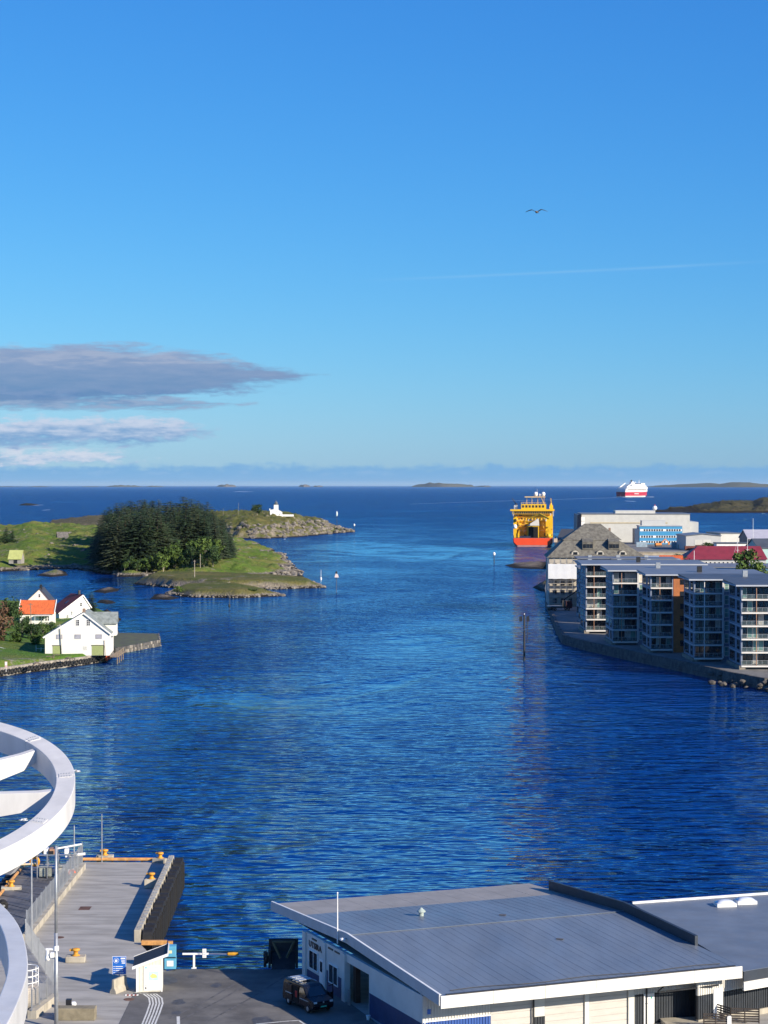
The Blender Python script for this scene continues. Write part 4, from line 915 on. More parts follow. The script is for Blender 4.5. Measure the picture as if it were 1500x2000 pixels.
for k in range(14): window(rh, ((0, 0, 0), (1, 0, 0), (0, -1, 0)), 10 + k * 2.0, 1.6, .9, 2.6, 1, 1, WHITE2, GLASS)
MB().extr([(wr - 9, 8.4), (wr + .8, 6.0), (wr + .8, 9.8)], 'y', -2.5, -.5).build('cross_gable', ROOFD, rh) if False else None
bl = hall('low_blue_hall', 'long low hall with blue grey roof in front of the red roofed hall', pxX(1378, 292 * K), 292 * K, 40, 16, 7.2, mat('royal_blue_sheet', (.05, .17, .42), .5, .08, .4), ROOFG, 1.2, ridge='x')
wl = hall('low_grey_hall', 'low hall with pale grey roof behind the hip roofed building', pxX(1246, 330 * K), 330 * K, 18, 12, 6.6, LGREY, mat('pale_blue_roof', (.42, .47, .54), .5, .06, .3), 1.2, ridge='x')
orr = hall('orange_roofed_house', 'small house with orange tiled roof between the grey roofs', pxX(1288, 300 * K), 300 * K, 8.5, 9, 7.6, WHITE2, ORANGE_T, 3.4, R(-14), ridge='x', cat='house')
yw = hall('yard_wall', 'low tan quay wall along the shipyard yard', pxX(1238, 420 * K), 420 * K, 42, 3, 1.6, mat('tan_concrete', (.38, .33, .25), .85, .15, .5), mat('tan_coping', (.34, .30, .24), .85, .15, .5), cat='wall')
for i, (px, Y, w, h, c, lab) in enumerate(((1243, 478, 7, 3.0, (.35, .45, .52), 'pale blue container before the blue office'), (1312, 470, 9, 3.6, (.40, .43, .44), 'grey container right of the blue office'), (1338, 452, 11, 2.6, (.16, .05, .035), 'rust red container stack in the shipyard yard'), (1360, 450, 6, 3.4, (.12, .05, .04), 'dark red container by the workshop'), (1326, 466, 5, 2.4, (.10, .25, .22), 'teal container in the yard'))):
    Y *= K; o = thing('shipping_container', lab, 'container', (pxX(px, Y), Y, 2.2), R(3 * i - 4), 'containers in the shipyard yard'); cm = mat('container_paint_%d' % i, c, .6, .15, 1)
    m = MB(); m.box(0, w, 0, 2.4, 0, h)
    n = int(w / .5)
    for k in range(n): m.box(w * (k + .2) / n, w * (k + .8) / n, -.06, 0, .15, h - .15)
    m.build('shell', cm, o); MB().box(-.03, w + .03, -.03, 2.43, h + .005, h + .12).build('top_frame', cm, o)
ex = thing('excavator', 'orange excavator with bent arm in the shipyard yard', 'excavator', (pxX(1286, 480 * K), 480 * K, 2.2), R(15)); OM = mat('machine_orange', (.62, .20, .03), .5, .1, 1)
MB().box(-2, 2, -1.4, -.8, 0, .9).build('track', BLACK, ex); MB().box(-2, 2, .8, 1.4, 0, .9).build('track', BLACK, ex); MB().box(-2.2, 1.8, -1.3, 1.3, 1.0, 2.4).build('body', OM, ex); MB().box(.2, 1.7, -1.2, .1, 2.4, 3.6).build('cab', GLASS, ex)
m = MB(); m.seg((1.6, .5, 1.8), (5, .5, 5), .5, .6); m.seg((5, .5, 5), (7.4, .5, 2.6), .4, .5); m.box(6.9, 8.0, 0, 1.0, 1.2, 2.6); m.build('arm', OM, ex)
for i, (px, Y, h, lab) in enumerate(((1441, 310, 17.5, 'tall white sailing mast before the red roof, left of the pair'), (1460, 312, 17.5, 'tall white sailing mast before the red roof, right of the pair'), (1471, 400, 22, 'thin white flagpole in front of the dark storage hall'), (1356, 236, 19.0, 'short thin white roof mast among the grey roofs'))):
    Y *= K; o = thing('mast', lab, 'mast', (pxX(px, Y), Y, 2.2), 0, 'white masts behind the apartments'); MB().tube([(0, 0, 0), (0, 0, h)], .16, 6, .08).build('shaft', WHITE2, o); MB().box(-.7, .7, -.04, .04, h * .72, h * .72 + .1).build('spreader', WHITE2, o)
    if i == 0: MB().tube([(0, 0, h * .95), (-3.6, 0, 4)], .04, 4).build('stay', WHITE2, o)
for i, (px, Y, s, lab) in enumerate(((1458, 262, (1.5, 1.3, 1.55), 'round green tree between the grey apartment roofs'), (1483, 255, (1.2, 1, 1.1), 'smaller green tree right of the round one among the roofs'), (1325, 345, (1.5, 1.2, .95), 'green bush left of the red roofed hall'), (1386, 440, (1.6, 1.2, .7), 'low green bush below the workshop hall'))):
    Y *= K; Xw = pxX(px, Y); z = 8 if i < 2 else 2.2
    tree('town_tree', LEAFY[i % 3], (Xw, Y, 2.2 if i > 1 else 6.5), i, s, lab)
# dark quay behind the old building where the ship lies
tag(MB().prism(gp([(1083, 1073), (1130, 1073), (1180, 1040), (1096, 1040)]), -3, 3.2).build('dock_ground', mat('dark_dock', (.045, .045, .05), .9, .3, .3)), kind='structure')

# ================================================================== the yellow and red supply ship, seen from astern
YEL = mat('ship_yellow', (.78, .46, .015), .45, .06, .3); REDH = mat('ship_orange_red', (.80, .075, .018), .45, .05, .2); NAVY = mat('hull_dark', (.02, .03, .06), .5, .2, .3); BOOT = mat('boot_topping', (.42, .22, .20), .6, .15, .5)
sp = G(1041, 1068, 0); sh = thing('supply_ship', 'yellow and orange red offshore supply ship moored with its stern to the channel', 'ship', (sp.x, sp.y, 0), R(-5))
def hullsec(y, hw, z1): return [(-hw * .78, y, -1), (hw * .78, y, -1), (hw * .98, y, 2.6), (hw, y, z1), (-hw, y, z1), (-hw * .98, y, 2.6)]
m = MB(); secs = [hullsec(0, 13.2, 5.6), hullsec(3, 13.8, 5.6), hullsec(60, 13.8, 7), hullsec(85, 9, 10), hullsec(100, .5, 12)]
vs = [v for s in secs for v in s]; fs = [(0, 1, 2, 3, 4, 5)] + [(i * 6 + k, (i + 1) * 6 + k, (i + 1) * 6 + (k + 1) % 6, i * 6 + (k + 1) % 6) for i in range(4) for k in range(6)]
m.add(vs, fs); m.build('hull', NAVY, sh)
MB().add([(-11.2, -.06, 1.2), (10.6, -.06, 1.2), (13.0, -.06, 3.0), (13.3, -.06, 5.9), (-13.3, -.06, 5.9), (-13.0, -.06, 3.2), (-11.2, -.35, 1.2), (10.6, -.35, 1.2), (13.0, -.35, 3.0), (13.3, -.35, 5.9), (-13.3, -.35, 5.9), (-13.0, -.35, 3.2)], [(6, 7, 8, 9, 10, 11), (0, 6, 11, 5), (5, 11, 10, 4), (3, 4, 10, 9), (2, 3, 9, 8), (1, 2, 8, 7), (0, 1, 7, 6)]).build('transom', REDH, sh)
MB().box(-10.6, 9.8, -.3, -.02, -.5, 1.15).build('boot_top', BOOT, sh)
MB().box(-13.4, 13.4, .2, 3.0, 5.62, 5.95).build('aft_deck', BOOT, sh)
MB().box(-13.2, 13.2, 22, 52, 5.6, 23.5).build('superstructure', YEL, sh)
MB().box(-13.7, -11.4, 14, 50, 5.6, 20.5).build('side_casing', YEL, sh); MB().box(8.6, 13.4, 17, 50, 5.6, 19.0).build('side_casing', YEL, sh)
dr = MB().box(-4.0, 3.9, 14, 22.1, 5.6, 15.0).build('hangar', YEL, sh)
MB().box(-3.3, 3.3, 13.6, 14.02, 5.62, 13.4).build('hangar_opening', mat('black_interior', (.006, .006, .008), .9, .2, 1), dr)
MB().extr([(-4.2, 14.2), (4.1, 14.2), (3.8, 18.6), (3.0, 19.0)], 'y', 13.4, 21).build('hangar_hood', mat('pale_hood', (.62, .60, .55), .6, .08, .4), dr)
wg = MB().box(-16.0, 14.5, 18, 34, 24.2, 25.4).build('bridge_deck', YEL, sh)
wbm = MB().box(-14.6, 13.2, 18.8, 33, 22.0, 24.2).build('bridge_window_band', mat('ship_band', (.60, .36, .03), .5, .1, .3), sh)
for k in range(18): MB().box(-14.2 + k * 1.52, -13.0 + k * 1.52, 18.72, 18.79, 22.4, 23.9).build('bridge_window', GLASS, wbm)
top = MB().box(-8.5, 8.8, 19, 32, 25.4, 29.0).build('wheelhouse', YEL, sh)
for k in range(7): MB().box(-7.8 + k * 2.3, -6.4 + k * 2.3, 18.9, 18.99, 26.6, 28.2).build('window', GLASS, top)
m = MB(); m.box(-6, 8.2, 20, 24, 33.6, 34.3)
for x in (-4.6, -1, 3, 7.4): m.seg((x, 22, 29), (x, 22, 33.6), .35, .35)
for k in range(12): m.seg((-8.4 + k * 1.5, 19.1, 29), (-8.4 + k * 1.5, 19.1, 30.2), .14, .14)
m.seg((-8.5, 19.1, 30.2), (8.6, 19.1, 30.2), .15, .15); m.seg((5.5, 21, 33.5), (8.5, 21, 27), .5, .5); m.build('radar_platform', mat('cream_yellow', (.70, .48, .20), .5, .1, .5), sh)
MB().tube([(2.6, 22, 34), (2.6, 22, 39.5)], .25, 6, .1).build('mast', mat('ship_mast', (.45, .40, .38), .5, .1, 1), sh)
for x, rad in ((1.6, 1.5), (9.2 - 2.4, 1.45), (4.4, .6)): MB().lathe([(.3, -.8), (rad * .8, -.4)] + [(rad * math.cos(t * math.pi / 12), rad * .9 + rad * math.sin(t * math.pi / 12) - rad * .4) for t in range(-2, 7)], 12, (x, 22, 35.3)).build('radome', WHITE2, sh, True)
for sx, x in ((-1, -12.2), (1, 12.4)):
    m = MB(); m.tube([(x, 26, 25), (x - sx * .3, 26, 29.5)], .9, 8, .7); m.seg((x, 26, 29), (x + sx * 2.6 - 3 * (sx > 0), 24, 33), .5, .5); m.build('funnel_crane', NAVY if sx < 0 else YEL, sh)
    MB().box(x - 1.2, x + 1.2, 22, 26, 25.4, 28.2).build('locker', WHITE2 if sx < 0 else YEL, sh)
m = MB(); rr2 = random.Random(4)
for k in range(26):
    z = rr2.uniform(7, 21); x = rr2.choice([rr2.uniform(-12.8, -5), rr2.uniform(5, 12.5)]); m.box(x, x + rr2.uniform(.4, 2.6), 20.6 if x < 6 else 16.2, 22.2 if x < 6 else 17.4, z, z + rr2.uniform(.3, 1.6))
m.build('deck_fittings', mat('fitting_yellow', (.60, .36, .04), .5, .2, .5), sh)
for z in (9.5, 13.2, 16.8, 20.4): MB().box(-11.3, 8.5, 20.9, 22.2, z, z + .25).build('walkway', YEL, sh)
m = MB()
for sx in (-1, 1):
    for k in range(7): m.seg((sx * (10.5 - k * .2), 12 + k * 1.2, 6), (sx * (10.5 - k * .2), 12 + k * 1.2, 9 + k * .5), .25, .25)
m.seg((11.0, 4, 19), (4.5, 9, 22.2), .9, 1.1); m.seg((4.5, 9, 22.2), (-2.2, 12, 19.5), .7, .8); m.seg((11.3, 5, 6), (11.3, 5, 20), 1.8, 1.8); m.build('deck_crane', YEL, sh)
rr3 = random.Random(14); SW = mat('ship_white_gear', (.66, .62, .55), .5, .1, .5)
for k in range(34):
    x = rr3.uniform(-12.6, 12); z = rr3.choice((7, 10.0, 13.6, 17.2, 20.8)); y = 21.3 if -11 < x < 8 else (13.4 if x < 0 else 16.4)
    MB().box(x, x + rr3.uniform(.3, 1.1), y - rr3.uniform(.3, 1.2), y + .5, z, z + rr3.uniform(.5, 2.2)).build('deck_locker', rr3.choice((BLACK, NAVY, SW, YEL, POSTW)), sh)
for z in (10.6, 14.3, 17.9, 21.5): MB().box(-11.3, 8.5, 20.85, 20.93, z, z + .12).build('hand_rail', SW, sh)
for k in range(9): MB().box(-10.5 + k * 2.1, -9.6 + k * 2.1, 21.9, 21.99, 18.2, 19.3).build('port_window', GLASS, sh)
for sx in (-1, 1):
    for k in range(5): MB().tube([(sx * 13.9, 16 + k * 3, 20.6), (sx * 13.9, 16 + k * 3, 24.2)], .14, 5).build('stanchion', SW, sh)
for x in (-9, -6.5, 6.2, 10.3): MB().tube([(x, 20, 29), (x, 20, rr3.uniform(31.5, 34))], .1, 5).build('aerial', BLACK, sh)
MB().lathe([(.4, 0), (1.3, .2), (1.5, 1.4), (1.0, 2.6), (.3, 3.0)], 10, (-12.4, 4, 12.3)).build('life_raft', WHITE2, sh, True)
MB().lathe([(.5, 0), (1.4, .5), (1.5, 1.6), (1.0, 2.6)], 10, (10.8, 3.2, 6.2)).build('winch_drum', YEL, sh, True)
MB().box(-9, -1.4, 1, 3, 5.96, 7.4).build('cable_reel_cover', NAVY, sh)
# bollard-like pale dolphin at the ship's right
o = thing('mooring_dolphin', 'pale mooring block beside the stern of the supply ship', 'mooring block', (*G(1085, 1062, 2.2)[:2], 3.2)); MB().box(-1.2, 1.2, -1, 1, 0, 2.6).build('block', mat('pale_block', (.52, .40, .30), .8, .15, 1), o); MB().lathe([(.5, 2.6), (.5, 3.2), (.9, 3.4), (.2, 3.8)], 8).build('bollard_head', BLACK, o)

# ================================================================== the ferry far out
FR = mat('ferry_red', (.46, .03, .06), .4, .06, .02); FDR = mat('ferry_dark_red', (.16, .012, .035), .5, .1, .05); FW = mat('ferry_white', (.80, .79, .76), .4, .03, .02)
fp = G(1206, 971, 0); fy = thing('car_ferry', 'white ferry with red hull band sailing out on the open sea', 'ferry', (fp.x + 12, fp.y, 0), R(-46))
def fsec(y, hw, z0, z1): return [(-hw * .85, y, z0), (hw * .85, y, z0), (hw, y, z1), (-hw, y, z1)]
def loft(m, secs):
    n = len(secs[0]); k = len(secs); m.add([v for s in secs for v in s], [tuple(range(n))] + [tuple(range((k - 1) * n, k * n))[::-1]] + [(i * n + q, (i + 1) * n + q, (i + 1) * n + (q + 1) % n, i * n + (q + 1) % n) for i in range(k - 1) for q in range(n)]); return m
B = 17.0
loft(MB(), [fsec(0, B, -1, 4), fsec(70, B, -1, 4), fsec(95, B * .6, -1, 4.4), fsec(107, .6, -1, 5)]).build('lower_hull', FW, fy)
loft(MB(), [fsec(0, B, 4, 15), fsec(70, B, 4, 15), fsec(98, B * .62, 4.4, 16), fsec(113, .8, 5, 17)]).build('red_hull', FR, fy)
loft(MB(), [fsec(.5, B + .3, 15, 25), fsec(70, B + .3, 15, 25), fsec(100, B * .66, 16, 24), fsec(115, 1.0, 17, 22)]).build('white_hull', FW, fy)
for x in (-15, 1.5): MB().box(x, x + 13.5, -.6, -.05, 2, 15.5).build('stern_door', FDR, fy)
for k, (y0, y1, w, z0, z1) in enumerate(((8, 98, 15.5, 25, 29.5), (18, 94, 14, 29.5, 34), (34, 90, 12.5, 34, 38), (70, 86, 15, 38, 41.5))): MB().box(-w, w, y0, y1, z0, z1).build('deck_house', FW, fy)
for z, y0, y1, w in ((21.5, 10, 92, B + .2), (27, 12, 96, 15.5), (31.5, 22, 92, 14)): 
    for k in range(int((y1 - y0) / 4)): MB().box(w + .02, w + .35, y0 + k * 4, y0 + k * 4 + 2.7, z, z + 1.6).build('window', GLASS, fy)
MB().box(-10, 10, 84, 86.5, 38.8, 40.6).build('bridge_window_band', GLASS, fy)
loft(MB(), [[(-5, 40, 34), (5, 40, 34), (5, 56, 34), (-5, 56, 34)], [(-4, 42, 46), (4, 42, 46), (4, 52, 46), (-4, 52, 46)]]).build('funnel', FW, fy); MB().lathe([(2.2, 46), (2.2, 50), (1.6, 51)], 8, (0, 46, 0)).build('funnel_cap', BLACK, fy)
MB().tube([(0, 78, 41), (0, 80, 52)], 1.2, 6, .4).build('mast', FW, fy); MB().lathe([(.5, 0), (1.8, 1), (1.8, 3), (.5, 4)], 8, (0, 62, 42)).build('radome', FW, fy, True)
m = MB(); 
for sx in (-1, 1): m.seg((sx * 12, 10, 29), (sx * 12, 34, 42), 1.5, 2.0)
m.build('aft_brace', FW, fy)
for k in range(6): MB().box(B + .02, B + .4, 38 + k * 3.2, 40 + k * 3.2, 8.5, 11.5).build('lettering_block', FW, fy)
m = MB(); m.box(-B, B, -14, -2, .02, .4); m.box(B * .2, B + 6, 98, 116, .02, .5); m.build('foam_wash', FOAM, fy); fy.scale = (1.3, 1.3, 1.2)
# ================================================================== sea marks, birds
LAMPW = mat('lamp_white', (.85, .85, .82), .4, .03, 2); PINKW = mat('pinkish_white', (.70, .58, .55), .5, .08, 2)
def beacon(label, px, py, h, kind):
    b = G(px, py, 0); o = thing('sea_mark', label, 'beacon', (b.x, b.y, 0), 0, 'sea marks in the channel'); s = h
    if kind == 'ladder':
        MB().tube([(0, 0, -1), (0, 0, s * .98)], .27, 8, .22).build('pile', BLACK, o)
        m = MB(); m.tube([(.1, 0, s * .36), (.7, 0, s * .40), (.7, 0, s * .86)], .10, 6)
        for k in range(7): m.seg((.0, 0, s * (.42 + k * .055)), (.7, 0, s * (.42 + k * .055)), .06, .07)
        m.build('ladder', BLACK, o)
        m = MB(); m.box(-.9, .5, -.5, .5, s * .64, s * .66); m.seg((-.9, -.4, s * .66), (-.05, -.4, s * .73), .08, .08); m.seg((-.9, -.4, s * .66), (-.9, -.4, s * .70), .06, .06); m.build('platform', DBLUE, o)
        for sx in (-1, 1): MB().box(sx * .85 - .36, sx * .85 + .36, -.16, .16, s * .83, s * .94).build('day_panel', BLACK, o)
        MB().lathe([(.12, s * .93), (.18, s * .96), (.14, s * .985), (.03, s * 1.0)], 10).build('lantern', LAMPW, o, True)
    elif kind == 'lamp':
        MB().tube([(0, 0, -1), (0, 0, s * .8)], .16, 8, .13).build('pile', DBLUE, o)
        MB().box(-.5, .5, -.5, .5, s * .66, s * .68).build('platform', DBLUE, o)
        MB().extr([(-.7, s * .72), (.9, s * .72), (.6, s * .86), (-.3, s * .9)], 'y', -.4, .4).build('light_box', PINKW, o)
        MB().lathe([(.4, s * .9), (.42, s * .96), (.2, s * 1.0), (.05, s * 1.02)], 10).build('lantern', BLACK, o)
    elif kind == 'light':
        MB().tube([(0, 0, -1), (0, 0, s * .75)], .25, 8, .2).build('pile', BLACK, o)
        MB().lathe([(.4, s * .70), (.7, s * .74), (.7, s * .9), (.4, s * .96), (.15, s)], 10).build('lantern', LAMPW, o, True)
    else:
        MB().tube([(0, 0, -1), (0, 0, s)], .12, 6, .06).build('pile', WHITE2 if kind == 'white' else BLACK, o); MB().lathe([(.2, .6), (.35, .9), (.35, 1.6), (.15, 2.0)], 8).build('float', LAMPW if kind == 'white' else BLACK, o)
    return o
beacon('dark navigation beacon with ladder and two black panels off the promenade', 1024, 1290, 11.3, 'ladder')
beacon('navigation light with pinkish lamp box off the grassy spit', 657, 1158, 8.4, 'lamp')
beacon('thin white stake left of the pinkish navigation light', 627, 1136, 5.2, 'white')
beacon('thin dark stake in the water before the low skerry', 448, 1190, 6.2, 'dark')
beacon('small navigation light in the channel left of the red sterned ship', 965, 1100, 6.0, 'light')
beacon('white double light standing on a stake off the lighthouse point', 658, 1032, 17, 'light')
beacon('white light at the tip of the lighthouse point', 692, 1039, 7.6, 'light')
beacon('tiny red and white mark far out beyond the grove', 163, 995, 14, 'dark')
beacon('tiny white light on the rocks inside the lighthouse point', 667, 1037, 3.2, 'light')
for i, (px, py, h) in enumerate(((436, 1012, 8), (466, 1004, 12))): pole('flag_pole', ('thin pale pole left of the lighthouse tree', 'second thin pale pole beside the lighthouse tree')[i], px_on(H_LG, px, 640), h, .12, PALEBARK, arm=False)
# gulls: flapping body with two bent wings
def gull(label, p, span, body, wing, rz, droop=.28, bank=0.0):
    o = thing('gull', label, 'bird', p, rz); o.rotation_euler.y = bank; s = span
    MB().lathe([(.005, -.5), (.04, -.42), (.10, -.2), (.12, 0), (.09, .22), (.055, .32), (.06, .4), (.035, .47), (.008, .54)], 10).build('body', body, o, True)
    for c in [k for k in o.children]: pass
    b = [k for k in bpy.data.objects if k.parent == o][0]; b.rotation_euler.x = R(90); b.scale = (s * .55, s * .5, s * .55)
    for sx in (-1, 1):
        m = MB(); pts = [(0.03, .0, .10), (.22, .11, .14), (.40, .06, .10), (.52, -.10 * 0, -.08 - droop * .1 if sx < 0 else .0 - droop * .25)]
        top = []; bot = []
        ch = (.17, .19, .13, .02)
        for (x, z, y), c0 in zip([(q[0], q[1], q[2]) for q in pts], ch): top += [(sx * x * s, -c0 * s * .5, z * s + .012 * s), (sx * x * s, c0 * s * .5, z * s + .004 * s)]; bot += [(sx * x * s, -c0 * s * .5, z * s - .006 * s), (sx * x * s, c0 * s * .5, z * s - .004 * s)]
        n = len(top); f = []
        for i in range(0, n - 2, 2): f += [(i, i + 2, i + 3, i + 1), (n + i + 1, n + i + 3, n + i + 2, n + i), (i, n + i, n + i + 2, i + 2), (i + 1, i + 3, n + i + 3, n + i + 1)]
        m.add(top + bot, f + [(n - 2, n - 1, 2 * n - 1, 2 * n - 2)]); m.build('wing', wing, o)
    m = MB(); m.add([(-.05 * s, .2 * s, 0), (.05 * s, .2 * s, 0), (.09 * s, .36 * s, .0), (-.09 * s, .36 * s, .0), (-.05 * s, .2 * s, .015 * s), (.05 * s, .2 * s, .015 * s), (.09 * s, .36 * s, .01 * s), (-.09 * s, .36 * s, .01 * s)], [(0, 1, 2, 3), (7, 6, 5, 4), (0, 4, 5, 1), (1, 5, 6, 2), (2, 6, 7, 3), (3, 7, 4, 0)]); m.build('tail', body, o)
    return o
GB = mat('gull_brown', (.14, .12, .11), .8, .3, 6); GW = mat('gull_white', (.82, .82, .80), .7, .05, 6)
gull('dark gull gliding alone high in the blue sky', D(1048, 414, 45 * K), 1.28, GB, mat('gull_wing_dark', (.045, .05, .06), .8, .2, 6), R(-12))
gull('white gull flying low over the water right of the white ring', D(150, 1507, 62 * K), 1.15, GW, GW, R(70), bank=.2)
gull('white gull flying low beneath the white ring', D(47, 1602, 58 * K), 1.15, GW, GW, R(75), bank=.1)

# ================================================================== near quay: ground, pier, ramp
QZ = 2.2
CONC = mat('pier_concrete', (.34, .325, .29), .85, .16, .9, .25, stretch=(.25, .9, 1), col2=(.42, .40, .36))
ASPH = mat('worn_asphalt', (.115, .110, .104), .88, .28, .30, .4, col2=(.175, .167, .153), bscale=14)
ASPH2 = mat('patched_asphalt', (.115, .112, .110), .9, .12, 1.2, .3)
CURB = mat('old_concrete', (.40, .365, .295), .85, .25, .8, .4, stretch=(1, 1, .4))
YELB = mat('bollard_yellow', (.62, .29, .03), .6, .2, 3); ORP = mat('orange_rail_paint', (.55, .28, .09), .65, .3, 2)
pier = gp([(160, 1683), (335, 1683), (341, 1690), (318, 1740), (275, 1845), (275, 1860), (345, 1889), (600, 1889), (640, 1868)], QZ)
quay = [(a_, b_ * K) for a_, b_ in [(-80, 20), (60, 20), (60, 64), (20, 66.5), (-3, 62.5), (-6.0, 60.2), (-17.4, 60.0)]] + [tuple(G(276, 1846, QZ)[:2]), tuple(G(333, 1684, QZ)[:2]), tuple(G(160, 1684, QZ)[:2]), (-31.5, 76.3 * K), (-37.4, 76.1 * K), tuple(G(-60, 1830, QZ)[:2]), (-80, 58 * K)]
tag(MB().prism(quay, -4, QZ).build('quay_ground', CONC), kind='structure')
asp = [tuple(G(*q, QZ)[:2]) for q in ((205, 2060), (262, 1936), (280, 1905), (345, 1893), (600, 1893))] + [(a_, b_ * K) for a_, b_ in [(-5.5, 59.6), (4, 50), (24, 53), (40, 54), (40, 25), (-14, 25)]]
ar = sum(asp[i][0] * asp[(i + 1) % len(asp)][1] - asp[(i + 1) % len(asp)][0] * asp[i][1] for i in range(len(asp)))
tag(MB().prism(asp if ar > 0 else asp[::-1], QZ - .02, QZ + .004).build('asphalt_yard', ASPH), kind='structure')
def path_strip(name, label, pts, w, z, m, cat='marking'):
    P = [G(a, b, z) for a, b in pts]; mb = MB()
    for i in range(len(P) - 1):
        d = (P[i + 1] - P[i]).normalized(); n = Vector((-d.y, d.x, 0)) * w / 2
        mb.add([P[i] - n, P[i] + n, P[i + 1] + n, P[i + 1] - n], [(3, 2, 1, 0)])
    o = mb.build(name, m); return tag(o, label, cat)
PAINT = mat('road_paint', (.62, .62, .58), .8, .15, 3)
wp = [tuple(G(*q, QZ)[:2]) for q in ((212, 2040), (262, 1938), (284, 1941), (295, 1952), (297, 1962), (288, 1985), (272, 2040))]
tag(MB().prism(wp[::-1], QZ - .01, QZ + .009).build('asphalt_path', ASPH2), kind='structure')
for k in range(5):
    dx = k * 6.2; path_strip('tactile_line', 'thin pale curved paving line beside the kiosk, number %s from the dark path' % ('one', 'two', 'three', 'four', 'five')[k], [(262 + dx, 1938 + k * .8), (280 + dx, 1941), (291 + dx, 1949), (293 + dx, 1960), (287 + dx, 1978), (276 + dx, 2005), (268 + dx, 2030)], .13, QZ + .013, PAINT)['group'] = 'curved paving lines'
path_strip('lane_dash', 'short white lane dash at the bottom edge of the yard', [(348, 1985), (349, 2012)], .24, QZ + .012, PAINT)
path_strip('bay_line', 'thin white bay line on the asphalt in front of the dark van', [(500, 2000), (565, 1994), (584, 1993), (600, 2004)], .14, QZ + .012, PAINT)
for px, py, w, h, lab in ((166, 1774, .52, .75, 'rusty square hatch in the pier deck'),):
    p = G(px, py, QZ); o = MB().box(-w, w, -h, h, -.02, .015).build('deck_hatch', mat('rusty_plate', (.12, .06, .04), .8, .3, 3)); o.location = p; tag(o, lab, 'hatch')
for px, py, lab in ((116, 1831, 'round rusty manhole cover by the grey lamp post'), (252, 1952, 'round rusty manhole cover on the dark path')):
    o = MB().lathe([(.42, -.02), (.42, .016), (.37, .022), (.05, .022)], 20).build('manhole_cover', MATS['rusty_plate']); o.location = G(px, py, QZ); tag(o, lab, 'manhole cover')
for k in range(7):
    t = (k + .5) / 7; a_ = G(161 - 105 * t, 1700 + 134 * t, QZ); b_ = G(325 - 52 * t, 1700 + 134 * t, QZ)
    o = MB().box(0, b_.x - a_.x - .6, -.03, .03, -.02, .006).build('deck_joint', mat('joint_tar', (.10, .095, .09), .9, .2, 2)); o.location = a_ + Vector((.4, 0, 0)); o['kind'] = 'structure'
rs_ = random.Random(31)
for k in range(9):
    p = G(rs_.uniform(300, 520), rs_.uniform(1905, 1995), QZ + .0075 + k * .0004); n_ = 11; a0 = rs_.uniform(.25, .8)
    o = MB().add([(a0 * math.cos(q * 6.283 / n_) * rs_.uniform(.6, 1.2), 1.6 * a0 * math.sin(q * 6.283 / n_) * rs_.uniform(.6, 1.2), 0) for q in range(n_)], [tuple(range(n_))]).build('oil_stain', mat('oil_stained_asphalt', (.075, .072, .07), .6, .3, 2)); o.location = p; o['kind'] = 'structure'
for k, (x0, y0, x1, y1) in enumerate(((330, 1990, 470, 1915), (352, 1992, 492, 1917), (400, 1998, 560, 1905))):
    path_strip('tyre_mark', 'x', [(x0, y0), ((x0 + x1) / 2 + 6, (y0 + y1) / 2), (x1, y1)], .2, QZ + .0062, mat('tyre_marked_asphalt', (.10, .096, .092), .8, .35, 1.5)); o = bpy.data.objects[-1] if False else None
for o in [q for q in bpy.data.objects if q.name.startswith('tyre_mark')]:
    del o['label']; del o['category']; o['kind'] = 'structure'
# --- concrete parapet with hanging rubber fenders on the pier's right side
a = G(335, 1690, QZ); b = G(268, 1840, QZ); L0 = (b - a).length; d = (b - a) / L0; ang = math.atan2(d.y, d.x)
pw = thing('pier_parapet', 'concrete parapet wall along the right side of the pier', 'parapet', a, ang)
nseg = 14
for k in range(nseg): MB().box(L0 * k / nseg + .02, L0 * (k + 1) / nseg - .02, -.28, .28, 0, 1.05).build('wall_section', CURB, pw, bevel=.03)
for k in range(26): MB().box(L0 * k / 26 + .3, L0 * k / 26 + .42, -.04, .3, 1.05, 1.12).build('rail_cleat', STEEL, pw)
nf = 16
def fender_mesh():
    wd = L0 / nf * .5 - .10; pr = [(-wd, -3.4), (wd, -3.4), (wd, .35)] + [(wd * math.cos(math.pi * k / 8), .35 + .75 * math.sin(math.pi * k / 8)) for k in range(1, 8)] + [(-wd, .35)]
    m = MB(); m.extr(pr, 'y', -.42, .42)
    for k in (-.5, 0, .5): m.box(wd * k - .09, wd * k + .09, .42, .56, -3.3, .7 - .3 * abs(k))
    return m.mesh('rubber_fender', RUBBER)
fm = fender_mesh()
for k in range(nf):
    q = a + d * (L0 * (k + .5) / nf) + Vector((-d.y, d.x, 0)) * .85; o = put('rubber_fender', fm, None, (q.x, q.y, QZ - .12 + .08 * math.sin(k * 2.1)), ang + .05 * math.sin(k * 1.7))
    tag(o, 'upright black rubber fender hung outside the pier parapet', 'fender', 'fenders of the pier parapet')
